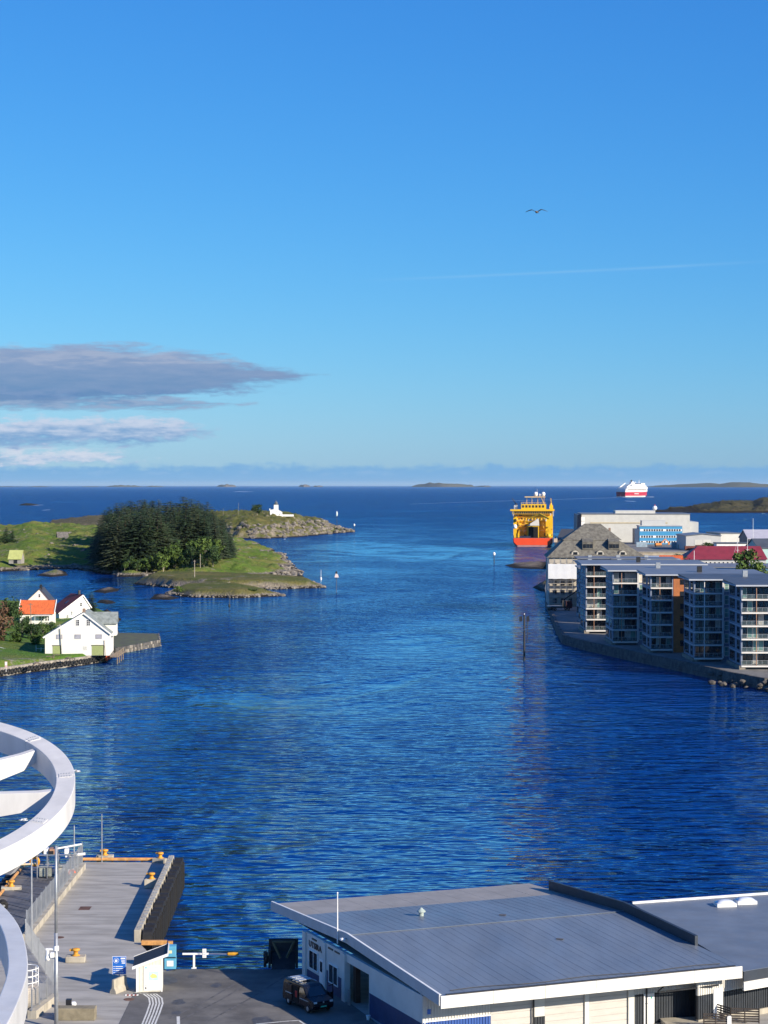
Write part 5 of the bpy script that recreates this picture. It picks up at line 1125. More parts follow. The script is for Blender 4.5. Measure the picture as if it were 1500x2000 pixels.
# yellow bollards on concrete blocks
def bollard(label, px, py, bx, by, bz, rz, wedge=False):
    p = G(px, py, QZ); bx *= .9; o = thing('mooring_bollard', label, 'bollard', p, rz, 'yellow bollards on the pier')
    if wedge: MB().prism([(-bx, -by), (bx, -by * .5), (bx, by * .5), (-bx, by)], 0, bz).build('block', CURB, o, bevel=.05)
    else: MB().box(-bx, bx, -by, by, 0, bz).build('block', CURB, o, bevel=.05)
    MB().lathe([(.34, bz), (.34, bz + .06), (.2, bz + .1), (.18, bz + .38), (.34, bz + .44), (.36, bz + .56), (.2, bz + .62)], 14).build('post', YELB, o, True)
    MB().box(-.5, .3, -.13, .13, bz + .4, bz + .56).build('horn', YELB, o)
    return o
bollard('yellow bollard on a concrete block in the open pier deck', 148, 1878, .9, .5, .5, R(2))
bollard('yellow bollard at the middle of the far end of the pier', 205, 1681, 1.0, .45, .6, R(2))
bollard('yellow bollard at the far right corner of the pier', 313, 1685, .8, .5, .5, R(-25), True)
bollard('yellow bollard against the middle of the pier parapet', 296, 1734, .7, .5, .9, R(-8), True)
bollard('yellow bollard on the ferry ramp edge at the left', 22, 1738, 1.1, .45, .35, R(10))
fe = thing('edge_rail', 'orange steel edge rail along the far end of the pier', 'edge rail', G(160, 1684, QZ)); w = (G(310, 1684, QZ) - G(160, 1684, QZ)).x
MB().tube([(0, .1, .3), (w, .1, .3)], .17, 8).build('rail', ORP, fe)
for k in range(6): MB().box(w * k / 5.2, w * k / 5.2 + .2, 0, .25, 0, .3).build('foot', BLACK, fe)
pole('light_mast', 'thin grey mast at the far end of the pier', G(199, 1684, QZ), 5.1, .06, mat('mast_grey', (.30, .31, .32), .5, .1, 3), arm=False)
er = thing('edge_rail', 'orange kerb rail on the quay edge behind the kiosk', 'edge rail', G(276, 1846, QZ)); MB().box(0, 2.2, 0, .35, 0, .38).build('rail', ORP, er); MB().box(2.3, 2.7, 0, .35, 0, .3).build('end_stop', ORP, er)
# --- ferry ramp left of the fence
RAMPM = mat('ramp_deck_steel', (.14, .135, .13), .75, .25, .6, .3)
rp = thing('ferry_ramp', 'grey steel ferry ramp with dark seams and orange edge rail at the left', 'ferry ramp', (0, 0, 0))
rl = [G(46, 1694, QZ), G(-40, 1800, QZ)]; rr_ = [G(157, 1700, QZ), G(40, 1836, QZ)]
n = 9
for k in range(n):
    t0, t1 = k / n, (k + 1) / n - .008
    c4 = [rl[0].lerp(rl[1], t0), rl[0].lerp(rl[1], t1), rr_[0].lerp(rr_[1], t1), rr_[0].lerp(rr_[1], t0)]
    MB().prism([(v.x, v.y) for v in c4], QZ - .3, QZ + .05 + .004 * (k % 2)).build('deck_plate', RAMPM, rp)
m = MB(); m.tube([rl[0] + Vector((.1, 0, .35)), rl[0].lerp(rl[1], .45) + Vector((.1, 0, .35))], .16, 8); m.tube([rl[0].lerp(rl[1], .52) + Vector((.1, 0, .35)), rl[1] + Vector((.1, 0, .35))], .16, 8); m.build('edge_rail', ORP, rp)
m = MB(); 
for k in range(14):
    p = rl[0].lerp(rl[1], k / 14 - .05) + Vector((-.8, 0, 0)); m.lathe([(.05, -3), (.5, -2.9), (.55, 0), (.4, .3), (.05, .35)], 8, (p.x, p.y, QZ - .3))
m.build('fender_row', RUBBER, rp)
ma = thing('ramp_machinery', 'cluster of steel frames, motors and white pipes at the ramp head', 'machinery', G(104, 1716, QZ), R(4)); r = random.Random(8)
m = MB()
for x in (-1.6, -.6, .5, 1.6, 2.4):
    for y in (0, 1.4): m.seg((x, y, 0), (x, y, 2.5), .09, .09)
for z in (1.2, 2.4):
    for y in (0, 1.4): m.seg((-1.6, y, z), (2.4, y, z), .08, .08)
    for x in (-1.6, .5, 2.4): m.seg((x, 0, z), (x, 1.4, z), .08, .08)
m.build('frame', STEEL, ma)
MB().box(-1.4, -.2, .1, 1.1, .2, 1.1).build('motor_box', mat('grey_green', (.30, .32, .28), .6, .15, 2), ma); MB().box(.4, 1.2, .1, 1.0, .2, 1.3).build('control_cabinet', mat('pale_cabinet', (.45, .45, .40), .6, .1, 2), ma)
MB().box(1.3, 1.6, .1, .8, .2, 1.2).build('orange_box', ORP, ma)
MB().torus((-1.9, .4, 1.7), .42, .16, (.3, 1, 0), 12, 6).build('winch_wheel', YELB, ma)
m = MB(); m.tube([(-.4, .6, 2.8), (2.8, .9, 3.3)], .10, 8); m.tube([(1.2, .2, 2.2), (3.2, .4, 2.4)], .14, 8); m.build('pipe', WHITE2, ma)
for k in range(7):
    x = r.uniform(-1.2, 2.4); MB().box(x, x + r.uniform(.2, .6), r.uniform(.0, .6), 1.2, 2.45, 2.6 + r.uniform(.1, .5)).build('hydraulic_unit', random.Random(k).choice([WHITE2, BLACK, STEEL, POSTW]), ma)
MB().tube([(-5.0, .3, 1.35), (-1.8, .4, 1.45)], .10, 8).build('boom', mat('cream_pole', (.66, .56, .38), .6, .1, 2), ma)
wl_ = thing('wheel_dolly', 'pair of dark wheels lying on the ferry ramp', 'wheels', G(6, 1778, QZ), .3)
for y in (0, .55): MB().torus((0, y, .45), .32, .17, (0, 1, 0), 14, 6).build('tyre', RUBBER, wl_); MB().lathe([(.05, -.1), (.22, -.08), (.22, .08), (.05, .1)], 10, (0, y, .45)).build('hub', STEEL, wl_)
# --- fence on its concrete footing
def fence(label, pts, h, npost, footing):
    P = [G(a, b, QZ) for a, b in pts]; o = thing('mesh_fence', label, 'fence', P[0]); z0 = .62 if footing else 0
    for i in range(len(P) - 1):
        A = P[i] - P[0]; B = P[i + 1] - P[0]; n = npost[i]; dd = (B - A) / n; L1 = dd.length; an = math.atan2(dd.y, dd.x)
        for k in range(n):
            pm = cached(('fence', round(L1, 2), h), lambda: fence_mesh(L1, h))
            put('mesh_panel', pm, o, A + dd * k + Vector((0, 0, z0)), an)
        for k in range(n + (i == len(P) - 2)): put('post', cached(('fpost', h), lambda: MB().box(-.045, .045, -.045, .045, 0, h + .12).mesh('post', STEEL)), o, A + dd * k + Vector((0, 0, z0)), an)
        if footing:
            nn = max(2, n // 2)
            for k in range(nn):
                q = A + (B - A) * (k / nn); put('footing_block', cached(('foot', round((B - A).length / nn, 2)), lambda: MB().prism([(0.01, -.34), ((B - A).length / nn - .01, -.34), ((B - A).length / nn - .01, .34), (.01, .34)], 0, .62).mesh('footing_block', CURB)), o, q, an)
    return o
def fence_mesh(L1, h):
    m = MB(); n = int(L1 / .11)
    for k in range(1, n): m.box(L1 * k / n - .006, L1 * k / n + .006, -.006, .006, .08, h)
    for k in range(9): m.box(0, L1, -.011, -.001, .1 + (h - .15) * k / 8, .1 + (h - .15) * k / 8 + .014)
    return m.mesh('mesh_panel', STEEL)
fence('galvanised mesh fence on a concrete footing along the left of the pier', [(161, 1697), (52, 1838)], 2.0, [13], True)
fence('galvanised mesh fence running back from the pier towards the lamp post', [(50, 1842), (104, 1924)], 2.0, [4], False)
fence('low mesh fence section at the bottom left by the round tank', [(62, 1990), (106, 1956)], 1.5, [3], True)
lb = thing('lifebuoy', 'orange red lifebuoy hanging on the pier fence', 'lifebuoy', D(140, 1706, 74.6 * K), .8); MB().torus((0, 0, 0), .33, .1, (.3, 1, 0), 14, 6).build('ring', ORANGE_B, lb); MB().box(-.4, .4, .08, .12, -.45, .45).build('backing', WHITE2, lb)
for i, (px, py, h, lab) in enumerate(((62, 1832, 8.6, 'pale steel lamp post standing at the pier fence foot'), (145, 1712, 5.2, 'thin steel post rising beside the far part of the pier fence'))):
    o = thing('lamp_post', lab, 'lamp post', G(px, py, QZ)); MB().tube([(0, 0, 0), (0, 0, h)], .09 - .02 * i, 8, .06).build('shaft', STEEL, o); MB().box(-.16, .16, -.16, .16, 0, .06).build('base_plate', STEEL, o)
lp = thing('camera_mast', 'tall grey steel mast with two white cameras in front of the pier', 'mast', G(110, 2008, QZ))
MB().tube([(0, 0, 0), (0, 0, 7.0)], .155, 12, .13).build('lower_tube', STEEL, lp, True); MB().tube([(0, 0, 7.0), (0, 0, 13.4)], .12, 12, .09).build('upper_tube', STEEL, lp, True)
cb = MB().box(-.75, .1, -.08, .08, 5.75, 5.87).build('camera_bracket', LAMPW, lp); MB().lathe([(.03, 4.95), (.16, 5.0), (.2, 5.2), (.13, 5.35), (.1, 5.75)], 12, (-.62, -.05, 0)).build('dome_camera', LAMPW, cb, True); MB().box(-.38, -.12, -.3, .1, 5.25, 5.6).build('camera_housing', LAMPW, cb); MB().lathe([(.18, 5.7), (.2, 5.75), (.2, 6.0), (.18, 6.05)], 12).build('collar', LAMPW, cb)
# round tank with caged ladder, bottom left
tk = thing('round_tank', 'rusty pale round tank with white top railing at the bottom left', 'tank', G(48, 1972, QZ)); MB().lathe([(1.15, 0), (1.15, 1.7), (1.05, 1.8), (.1, 1.85)], 18).build('shell', mat('rusty_pale_paint', (.45, .41, .35), .7, .2, 1.2, col2=(.50, .44, .36)), tk, True)
m = MB()
for z in (2.2, 2.7, 3.2): m.torus((0, 0, z), 1.05, .035, (0, 0, 1), 18, 5)
for k in range(8): m.seg((1.05 * math.cos(k * .785), 1.05 * math.sin(k * .785), 1.75), (1.05 * math.cos(k * .785), 1.05 * math.sin(k * .785), 3.2), .05, .05)
m.build('railing', LAMPW, tk)
# concrete blocks
for px, py, sx, sy, sz, rz, lab, mm in ((148, 1990, 1.5, .5, .9, 0.0, 'long weathered concrete block at the bottom edge beside the mast', mat('brown_concrete', (.22, .19, .13), .9, .25, 1, .4)),):
    o = MB().prism([(-sx, -sy), (sx, -sy), (sx, sy), (-sx, sy)], 0, sz).build('concrete_block', mm, bevel=.05); o.location = G(px, py, QZ); o.rotation_euler.z = rz; tag(o, lab, 'block')
o = thing('small_lamp_block', 'small dark block with white reflector near the bottom left mast', 'marker', G(137, 1972, QZ)); MB().box(-.3, .1, -.2, .2, 0, .8).build('body', BLACK, o); MB().lathe([(.2, .05), (.22, .5), (.15, .6)], 10, (.25, 0, 0)).build('reflector', LAMPW, o)
jb = thing('jersey_barrier', 'wedge shaped concrete barrier under the blue sign', 'barrier', G(233, 1936, QZ), R(64)); MB().extr([(-.32, 0), (.32, 0), (.26, .25), (.12, .45), (.09, 1.1), (-.09, 1.1), (-.12, .45), (-.26, .25)], 'y', -.9, .9).build('barrier_body', CURB, jb, bevel=.02)
for c in [k for k in bpy.data.objects if k.parent == jb]: c.rotation_euler.z = R(-90)
# --- blue information sign
BLUES = mat('sign_blue', (.015, .13, .50), .4, .06, 2); sg = thing('information_sign', 'blue information sign with white icons and text lines beside the kiosk', 'sign', G(233, 1930, QZ), R(3))
MB().tube([(0, .06, 0), (0, .06, 2.4)], .04, 8).build('post', STEEL, sg); bd = MB().box(-.55, .55, -.03, .02, 1.1, 2.55).build('panel', BLUES, sg)
m = MB(); m.box(-.53, .53, -.036, -.031, 1.11, 1.14); m.box(-.53, .53, -.036, -.031, 2.51, 2.54); m.box(-.54, -.52, -.036, -.031, 1.11, 2.54); m.box(.52, .54, -.036, -.031, 1.11, 2.54)
for k in range(4): m.box(-.30, .34 - .06 * (k % 2), -.036, -.031, 1.22 + k * .16, 1.27 + k * .16); m.box(-.45, -.37, -.036, -.031, 1.22 + k * .16, 1.28 + k * .16)
m.box(.12, .46, -.036, -.031, 2.30, 2.42); m.box(.16, .44, -.036, -.031, 2.12, 2.20); m.box(.2, .46, -.036, -.031, 1.96, 2.04)
m.torus((-.24, -.033, 2.2), .20, .012, (0, 1, 0), 18, 4); m.box(-.33, -.15, -.036, -.031, 2.1, 2.28); m.build('white_print', WHITE2, bd)
# --- kiosk with monopitch roof
ko = G(266, 1938, QZ); ki = thing('kiosk', 'small white kiosk with dark sloping roof and a map poster', 'kiosk', ko, R(5)); KW, KD = 2.05, 2.2
m = MB(); m.extr([(0, 0), (KW, 0), (KW, 2.72), (0, 1.98)], 'y', 0, KD); kw_ = m.build('wall', mat('cream_boards', (.74, .72, .62), .6, .05, 2), ki)
for k in range(8): MB().box(KW * k / 8 + .012, KW * (k + 1) / 8 - .012, -.022, -.002, .06, 1.92 + .74 * k / 8).build('board', MATS['cream_boards'], kw_)
m = MB(); m.extr([(-.25, 1.96), (KW + .4, 2.94), (KW + .4, 3.04), (-.25, 2.06)], 'y', -.25, KD + 1.0); m.build('roof', mat('roof_felt', (.03, .032, .038), .75, .2, 2), ki)
m = MB(); m.extr([(-.3, 1.86), (KW + .47, 2.87), (KW + .47, 3.1), (-.3, 2.09)], 'y', -.32, -.252); m.extr([(-.3, 1.86), (KW + .47, 2.87), (KW + .47, 3.1), (-.3, 2.09)], 'y', KD + 1.002, KD + 1.07); m.box(KW + .402, KW + .47, -.25, KD + 1.0, 2.87, 3.1); m.build('fascia', WHITE2, ki)
for x0, x1 in ((0, .1), (KW - .1, KW)): MB().box(x0, x1, -.05, -.024, 0, 1.95 if x0 == 0 else 2.66).build('corner_board', WHITE2, kw_)
po = MB().box(.62, KW - .14, -.06, -.03, .12, 2.08).build('poster', WHITE2, ki)
def flat(x0, x1, z0, z1, c, nm, y=-.066): MB().box(x0, x1, y, -.061, z0, z1).build('print_patch', mat(nm, c, .6, .1, 4), po)
flat(.98, 1.74, .92, 1.62, (.50, .70, .84), 'map_blue'); flat(.70, .84, 1.86, 2.02, (.25, .55, .80), 'map_logo_blue')
m = MB(); m.add([(1.36 + .26 * math.cos(t * .6283) * (1 + .3 * math.sin(t * 3)), -.0675, 1.26 + .2 * math.sin(t * .6283) * (1 + .2 * math.cos(t * 2))) for t in range(10)], [tuple(range(10))]); m.build('print_patch', mat('map_yellow', (.62, .68, .22), .6, .15, 4), po)
m = MB()
for k in range(5): m.box(.98, 1.70 - .1 * (k % 3), -.065, -.061, .30 + k * .1, .325 + k * .1)
m.box(.92, 1.7, -.065, -.061, 1.90, 1.94); m.box(1.0, 1.6, -.065, -.061, 1.74, 1.77); m.build('print_lines', mat('print_grey', (.42, .45, .50), .6, .1, 4), po)
flat(.70, .80, .24, .40, (.05, .05, .06), 'print_black'); flat(.68, .84, .48, .52, (.30, .10, .10), 'print_red')
cart = thing('cable_mat', 'small red and white chequered mat at the kiosk corner', 'mat', G(257, 1944, QZ))
for k in range(7): MB().box(-.5 + k * .15, -.37 + k * .15, -.12, .12, 0, .05).build('block', (WHITE2, mat('dull_red', (.3, .06, .05), .7, .1, 3))[k % 2], cart)
# --- blue box by the water
bx = thing('donation_box', 'light blue steel box with stickers behind the kiosk', 'box', G(321, 1896, QZ), R(3)); LB = mat('light_blue_paint', (.11, .38, .56), .45, .08, 2)
MB().box(0, .95, 0, .9, .12, 1.08).build('lower_body', LB, bx, bevel=.02); MB().box(0.01, .94, 0, .88, 1.12, 1.98).build('upper_body', LB, bx, bevel=.02)
for x in (.05, .8): MB().box(x, x + .1, .05, .15, 0, .12).build('foot', BLACK, bx)
MB().box(.2, .74, -.02, -.004, .36, .82).build('sticker', WHITE2, bx); MB().box(.28, .62, -.02, -.004, 1.42, 1.66).build('sticker', mat('sticker_yellow', (.75, .72, .45), .6, .08, 4), bx); MB().box(.0, .95, -.015, -.003, 1.02, 1.09).build('slot', BLACK, bx)
# --- barrier post with arm across the water edge
ba = thing('barrier_gate', 'white barrier post with arm, white notice and amber lamp at the water edge', 'barrier', G(379, 1891, QZ), R(1))
MB().box(-.08, .08, -.08, .08, 0, 1.15).build('post', WHITE2, ba); MB().box(-.2, .2, -.2, .2, 0, .06).build('foot', WHITE2, ba)
ar_ = MB().box(-.95, 1.2, -.06, .06, 1.12, 1.26).build('arm', WHITE2, ba); MB().tube([(1.2, 0, 1.18), (5.6, 0, 1.12)], .03, 6).build('cable', STEEL, ba); MB().lathe([(.06, 0), (.13, .1), (.15, .5), (.13, .9), (.06, 1.0)], 10).build('amber_float', mat('amber', (.55, .28, .02), .5, .1, 3), ba)
for o in [k for k in bpy.data.objects if k.parent == ba and k.name.startswith('amber')]: o.rotation_euler.y = R(90); o.location = (2.7, 0, 1.16)
MB().box(.7, 1.02, -.1, -.07, .88, 1.62).build('notice', WHITE2, ba)
m = MB()
for k in range(4): m.box(.76, .96, -.106, -.101, 1.0 + k * .14, 1.05 + k * .14)
m.build('notice_print', MATS['print_grey'], ba)
# --- dark lifted boarding ramp at the water edge
br = thing('boarding_ramp', 'dark steel boarding ramp raised at the water edge beside the warehouse', 'ramp', G(556, 1891, QZ), R(2)); RM = mat('ramp_dark', (.035, .035, .038), .7, .3, 2)
m = MB(); m.box(-1.35, -1.15, 0, 1.6, 0, 1.5); m.box(.9, 1.1, 0, 1.6, 0, 1.5); m.box(-1.35, 1.1, 1.4, 1.6, 0, 2.1); m.build('side_frame', RM, br)
MB().extr([(-.4, .0), (1.3, .0), (1.5, 1.0), (1.3, 1.05)], 'x', -1.1, .88).build('deck', RM, br)
m = MB(); m.seg((-.95, .2, 2.1), (-.35, -.2, .9), .14, .16); m.seg((.75, .2, 2.1), (.15, -.2, .9), .14, .16); m.seg((-1.05, .3, 2.12), (.85, .3, 2.12), .14, .14); m.build('v_frame', mat('olive_steel', (.12, .11, .06), .7, .2, 2), br)
MB().torus((-1.55, .2, .85), .4, .15, (1, .2, 0), 12, 6).build('tyre', RUBBER, br); MB().box(-1.75, -1.5, .4, .6, 0, 1.3).build('side_post', RM, br)
# ================================================================== the white curved steel structure at the left
WST = mat('white_steel_paint', (.60, .595, .58), .42, .09, 1.1, spec=.5, stretch=(1, 1, .25))
rc = Vector((-17.8, 24.3 * K, 0)); RO, RI, ZT, HB = 7.55, 6.92, 31.9, .78; TILT = math.tan(R(13.5))
ring = thing('spiral_ramp', 'white painted curved steel girder ring with ribs at the left edge', 'spiral ramp', (rc.x, rc.y, QZ))
zt = ZT - QZ; nsec = 12
def tilted(m):                     # the ramp climbs away from the viewer
    m.v = [(x, y, z + y * TILT) for x, y, z in m.v]; return m
def arc_box(m, r0, r1, z0, z1, a0, a1, n):
    vs = []
    for i in range(n + 1):
        t = a0 + (a1 - a0) * i / n; ct, st = math.cos(t), math.sin(t)
        vs += [(r0 * ct, r0 * st, z0), (r1 * ct, r1 * st, z0), (r1 * ct, r1 * st, z1), (r0 * ct, r0 * st, z1)]
    m.add(vs, [(3, 2, 1, 0), (n * 4, n * 4 + 1, n * 4 + 2, n * 4 + 3)] + [(i * 4 + k, i * 4 + (k + 1) % 4, (i + 1) * 4 + (k + 1) % 4, (i + 1) * 4 + k) for i in range(n) for k in range(4)]); return m
for k in range(nsec):
    o = tilted(arc_box(MB(), RI, RO, zt - HB, zt, 2 * math.pi * k / nsec + .0011 + .2, 2 * math.pi * (k + 1) / nsec - .0011 + .2, 20)).build('girder_segment', WST, ring, bevel=.02)
for k, a in enumerate([R(-62), R(4), R(36), R(75), R(-30), R(120), R(180), R(240)]):
    t = .11
    prof = [(RI + .03, zt - .10), (RI + .03, zt - .50), (RI - .5, zt - .72), (1.0, zt - 1.5), (1.0, zt - .15), (RI - .6, zt - .15)]
    if k in (0, 4): prof = [(RO - .04, zt - HB - .002), (RO - .34, zt - HB - .34), (1.0, zt - 1.7), (1.0, zt - .3), (RI - .3, zt - .3), (RI - .02, zt - HB - .002)]
    m = MB(); m.extr(prof, 'y', -t, t); ca, sa = math.cos(a), math.sin(a); m.v = [(x * ca - y * sa, x * sa + y * ca, z) for x, y, z in m.v]; tilted(m).build('rib', WST, ring, bevel=.01)
for k in range(nsec):
    t = 2 * math.pi * k / nsec + .2
    tilted(arc_box(MB(), RI + .1, RO - .1, zt + .002, zt + .018, t - .022, t + .022, 3)).build('splice_plate', WST, ring)
    m = MB()
    for q in range(4):
        for e in (-.015, .015): rr_k = RI + .18 + q * .09; m.lathe([(.018, 0), (.018, .02)], 6, (rr_k * math.cos(t + e), rr_k * math.sin(t + e), zt + .018))
    tilted(m).build('bolt', STEEL, ring)
MB().tube([(0, 0, 0), (0, 0, zt + 2)], 1.05, 28).build('column', WST, ring, True)
# second, nearer arc running down towards the viewer
pts = [(-13.2, 20.3), (-10.6, 18.9), (-8.9, 17.5), (-7.85, 16.0), (-7.42, 14.8), (-7.25, 13.4), (-7.4, 11.8), (-8.0, 9.9)]
pts = [(a_ + .12, b_ * K) for a_, b_ in pts]
P2 = []
for i in range(len(pts) - 1):
    for k in range(5):
        t = k / 5; p = [pts[max(0, i - 1)], pts[i], pts[i + 1], pts[min(len(pts) - 1, i + 2)]]
        P2.append(tuple(.5 * ((2 * p[1][q]) + (-p[0][q] + p[2][q]) * t + (2 * p[0][q] - 5 * p[1][q] + 4 * p[2][q] - p[3][q]) * t * t + (-p[0][q] + 3 * p[1][q] - 3 * p[2][q] + p[3][q]) * t ** 3) for q in (0, 1)))
m = MB(); n = len(P2); vs = []; zz = 31.75; 
for i, p in enumerate(P2):
    d = Vector(P2[min(i + 1, n - 1)]) - Vector(P2[max(0, i - 1)]); d.normalize(); nn = Vector((d.y, -d.x)) * -1.0; w = .42
    q = Vector(p) - nn * -w if False else Vector(p) + Vector((d.y, -d.x)) * w
    vs += [(p[0], p[1], zz - .8), (q.x, q.y, zz - .8), (q.x, q.y, zz), (p[0], p[1], zz)]
m.add(vs, [(0, 1, 2, 3), ((n - 1) * 4 + 3, (n - 1) * 4 + 2, (n - 1) * 4 + 1, (n - 1) * 4)] + [(i * 4 + k, (i + 1) * 4 + k, (i + 1) * 4 + (k + 1) % 4, i * 4 + (k + 1) % 4) for i in range(n - 1) for k in range(4)])
o2 = thing('curved_girder', 'nearer white curved steel girder at the bottom left corner', 'girder', (-9.5, 12 * K, QZ)); g = m.build('girder', WST, o2, bevel=.02); g.location = (9.5, -12 * K, -QZ)
g = MB().extr([(-12.5, 29.4), (-8.3, 30.9), (-8.0, 31.5), (-12.5, 31.4)], 'y', 13.6 * K, 13.6 * K + .25).build('rib', WST, o2); g.location = (9.5, -12 * K, -QZ)
g = MB().tube([(-12.2, 14 * K, QZ), (-12.2, 14 * K, 31.2)], .5, 20).build('column', WST, o2, True); g.location = (9.5, -12 * K, -QZ)

# ================================================================== ferry warehouse
h = 6.5
L0p, L1p, R1p, R0p = [G(*q, h) for q in ((531, 1764), (860, 1947), (1449, 1888), (1035, 1722))]
u = (R1p - L1p); u.z = 0; un = u.normalized(); v = (L0p - L1p); v.z = 0; vn = v.normalized()
A = G(595, 1907, QZ); B = G(825, 2048, QZ); A.z = B.z = QZ
WHW = mat('white_panel_wall', (.64, .64, .60), .6, .06, .7); NAVYW = mat('navy_wall', (.02, .045, .13), .5, .12, .8); FASC = mat('fascia_paint', (.72, .70, .64), .55, .07, .6, stretch=(1, 1, 3))
ROOFM = mat('grey_roof_sheet', (.150, .180, .220), .42, .16, .22, spec=.6, stretch=(1, .3, 1)); ROOFS = mat('pale_roof_strip', (.30, .285, .265), .7, .10, .5)
wh = thing('ferry_warehouse', 'low white warehouse with grey sheet roof and the word UTSIRA on its wall', 'warehouse', (B.x, B.y, QZ))
off = Vector((B.x, B.y, QZ))
def LP(p): return (p[0] - off.x, p[1] - off.y, p[2] - off.z)
def quadprism(c, dz, name, m, parent=wh):
    """slab: four corner points (anticlockwise seen from above) lowered by dz"""
    vs = [LP(p) for p in c]; n = len(vs); lo = [(p[0], p[1], p[2] - dz) for p in vs]
    mb = MB(); mb.add(vs + lo, [tuple(range(n)), tuple(range(2 * n - 1, n - 1, -1))] + [(i, n + i, n + (i + 1) % n, (i + 1) % n) for i in range(n)]); return mb.build(name, m, parent)
nU = 34; RID = .78
def roofpt(s, t):
    """s along the eave 0..1, t from near eave 0 to far edge 1"""
    p = L1p + u * s + v * t; z = h + RID * (1 - abs(t - .5) / .5) if t < .999 else h
    return Vector((p.x, p.y, z))
for k in range(nU):
    s0, s1 = k / nU, (k + 1) / nU
    for t0, t1, m in ((0.0, .5, ROOFM), (.5, .80, ROOFM), (.80, 1.0, ROOFS)):
        g = .00004; c = [roofpt(s0 + g, t0), roofpt(s1 - g, t0), roofpt(s1 - g, t1), roofpt(s0 + g, t1)]
        dz = .012 * (k % 2)
        c = [Vector((p.x, p.y, p.z - (.05 if m is ROOFS else 0) - .003 * (k % 3))) for p in c]; quadprism(c, .07, 'roof_panel', m)
m = MB()
for k in range(nU + 1):
    s = k / nU; a0, a1, a2 = roofpt(s, 0.002), roofpt(s, .5), roofpt(s, .8)
    m.seg(LP(a0), LP(a1), .04, .012); m.seg(LP(a1), LP(a2), .04, .012)
m.build('roof_seam', ROOFM, wh)
m = MB(); m.seg(LP(roofpt(0, .5) + Vector((0, 0, .03))), LP(roofpt(1, .5) + Vector((0, 0, .03))), .22, .03); m.build('ridge_cap', ROOFM, wh)
def fascia(p, q, dz, th, m, name='fascia', up=.12):
    d = (q - p); d.z = 0; d.normalize(); n = Vector((d.y, -d.x, 0)) * th
    vs = [LP(x) for x in (p + Vector((0, 0, up)), q + Vector((0, 0, up)), q + n + Vector((0, 0, up)), p + n + Vector((0, 0, up)), p - Vector((0, 0, dz)), q - Vector((0, 0, dz)), q + n - Vector((0, 0, dz)), p + n - Vector((0, 0, dz)))]
    return MB().add(vs, [(0, 3, 2, 1), (4, 5, 6, 7), (0, 1, 5, 4), (1, 2, 6, 5), (2, 3, 7, 6), (3, 0, 4, 7)]).build(name, m, wh)
FG = mat('gable_fascia', (.50, .51, .52), .6, .06, .8)
fascia(roofpt(0, 1), roofpt(0, .5), .62, .10, FG, 'gable_fascia'); fascia(roofpt(0, .5), roofpt(0, 0), .62, .10, FG, 'gable_fascia')
m = MB(); m.seg(LP(roofpt(0, 1) + Vector((0, 0, .15))), LP(roofpt(0, .5) + Vector((0, 0, .15))), .16, .04); m.seg(LP(roofpt(0, .5) + Vector((0, 0, .15))), LP(roofpt(0, 0) + Vector((0, 0, .15))), .16, .04); m.build('edge_trim', WHITE2, wh)
for k in range(6): fascia(roofpt(k / 6 + .0006, 0), roofpt((k + 1) / 6 - .0006, 0), .82, .09, FASC, 'eave_fascia', .05)
m = MB(); m.seg(LP(roofpt(.02, .004) + Vector((0, 0, .06))), LP(roofpt(.98, .004) + Vector((0, 0, .06))), .16, .1); m.build('gutter', BLACK, wh)
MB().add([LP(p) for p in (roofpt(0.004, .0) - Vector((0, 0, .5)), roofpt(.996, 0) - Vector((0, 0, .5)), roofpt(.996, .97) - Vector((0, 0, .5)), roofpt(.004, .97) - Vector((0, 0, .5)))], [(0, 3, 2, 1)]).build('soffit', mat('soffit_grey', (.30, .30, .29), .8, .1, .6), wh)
# dark parapet over the right side
pa_, pb_ = roofpt(.992, .88), roofpt(.992, .18); m = MB()
c0, c1, c2 = LP(pa_), LP(roofpt(.992, .5)), LP(pb_)
DP_ = mat('dark_parapet', (.022, .030, .045), .5, .15, .8)
for a0, a1 in ((c0, c1), (c1, c2)):
    m = MB(); m.add([(a0[0], a0[1], a0[2] - .1), (a1[0], a1[1], a1[2] - .1), (a1[0], a1[1], a1[2] + .75), (a0[0], a0[1], a0[2] + .75), (a0[0] + .24, a0[1] + .1, a0[2] - .1), (a1[0] + .24, a1[1] + .1, a1[2] - .1), (a1[0] + .24, a1[1] + .1, a1[2] + .75), (a0[0] + .24, a0[1] + .1, a0[2] + .75)], [(0, 1, 2, 3), (7, 6, 5, 4), (3, 2, 6, 7), (0, 4, 5, 1), (1, 5, 6, 2), (0, 3, 7, 4)]); m.build('parapet', DP_, wh)
vt = MB().lathe([(.2, 0), (.2, .32), (.36, .34), (.34, .42), (.05, .68)], 12).build('roof_vent', mat('vent_green', (.34, .40, .37), .6, .1, 2), wh); vt.location = LP(roofpt(.355, .66))
for q, (a_, b_) in enumerate(((.62, .32), (.60, .58))):
    o = MB().box(-.28, .28, -.12, .12, 0, .05).build('roof_patch', mat('patch_felt', (.10, .10, .11), .8, .2, 2), wh); o.location = Vector(LP(roofpt(a_, b_))) + Vector((0, 0, .02)); o.rotation_euler.z = R(-20)
m = MB(); m.tube([LP(roofpt(.05 + .9 * k / 12, .03 + .006 * math.sin(k * 1.3)) + Vector((0, 0, .05))) for k in range(13)], .03, 6); m.build('roof_cable', BLACK, wh)
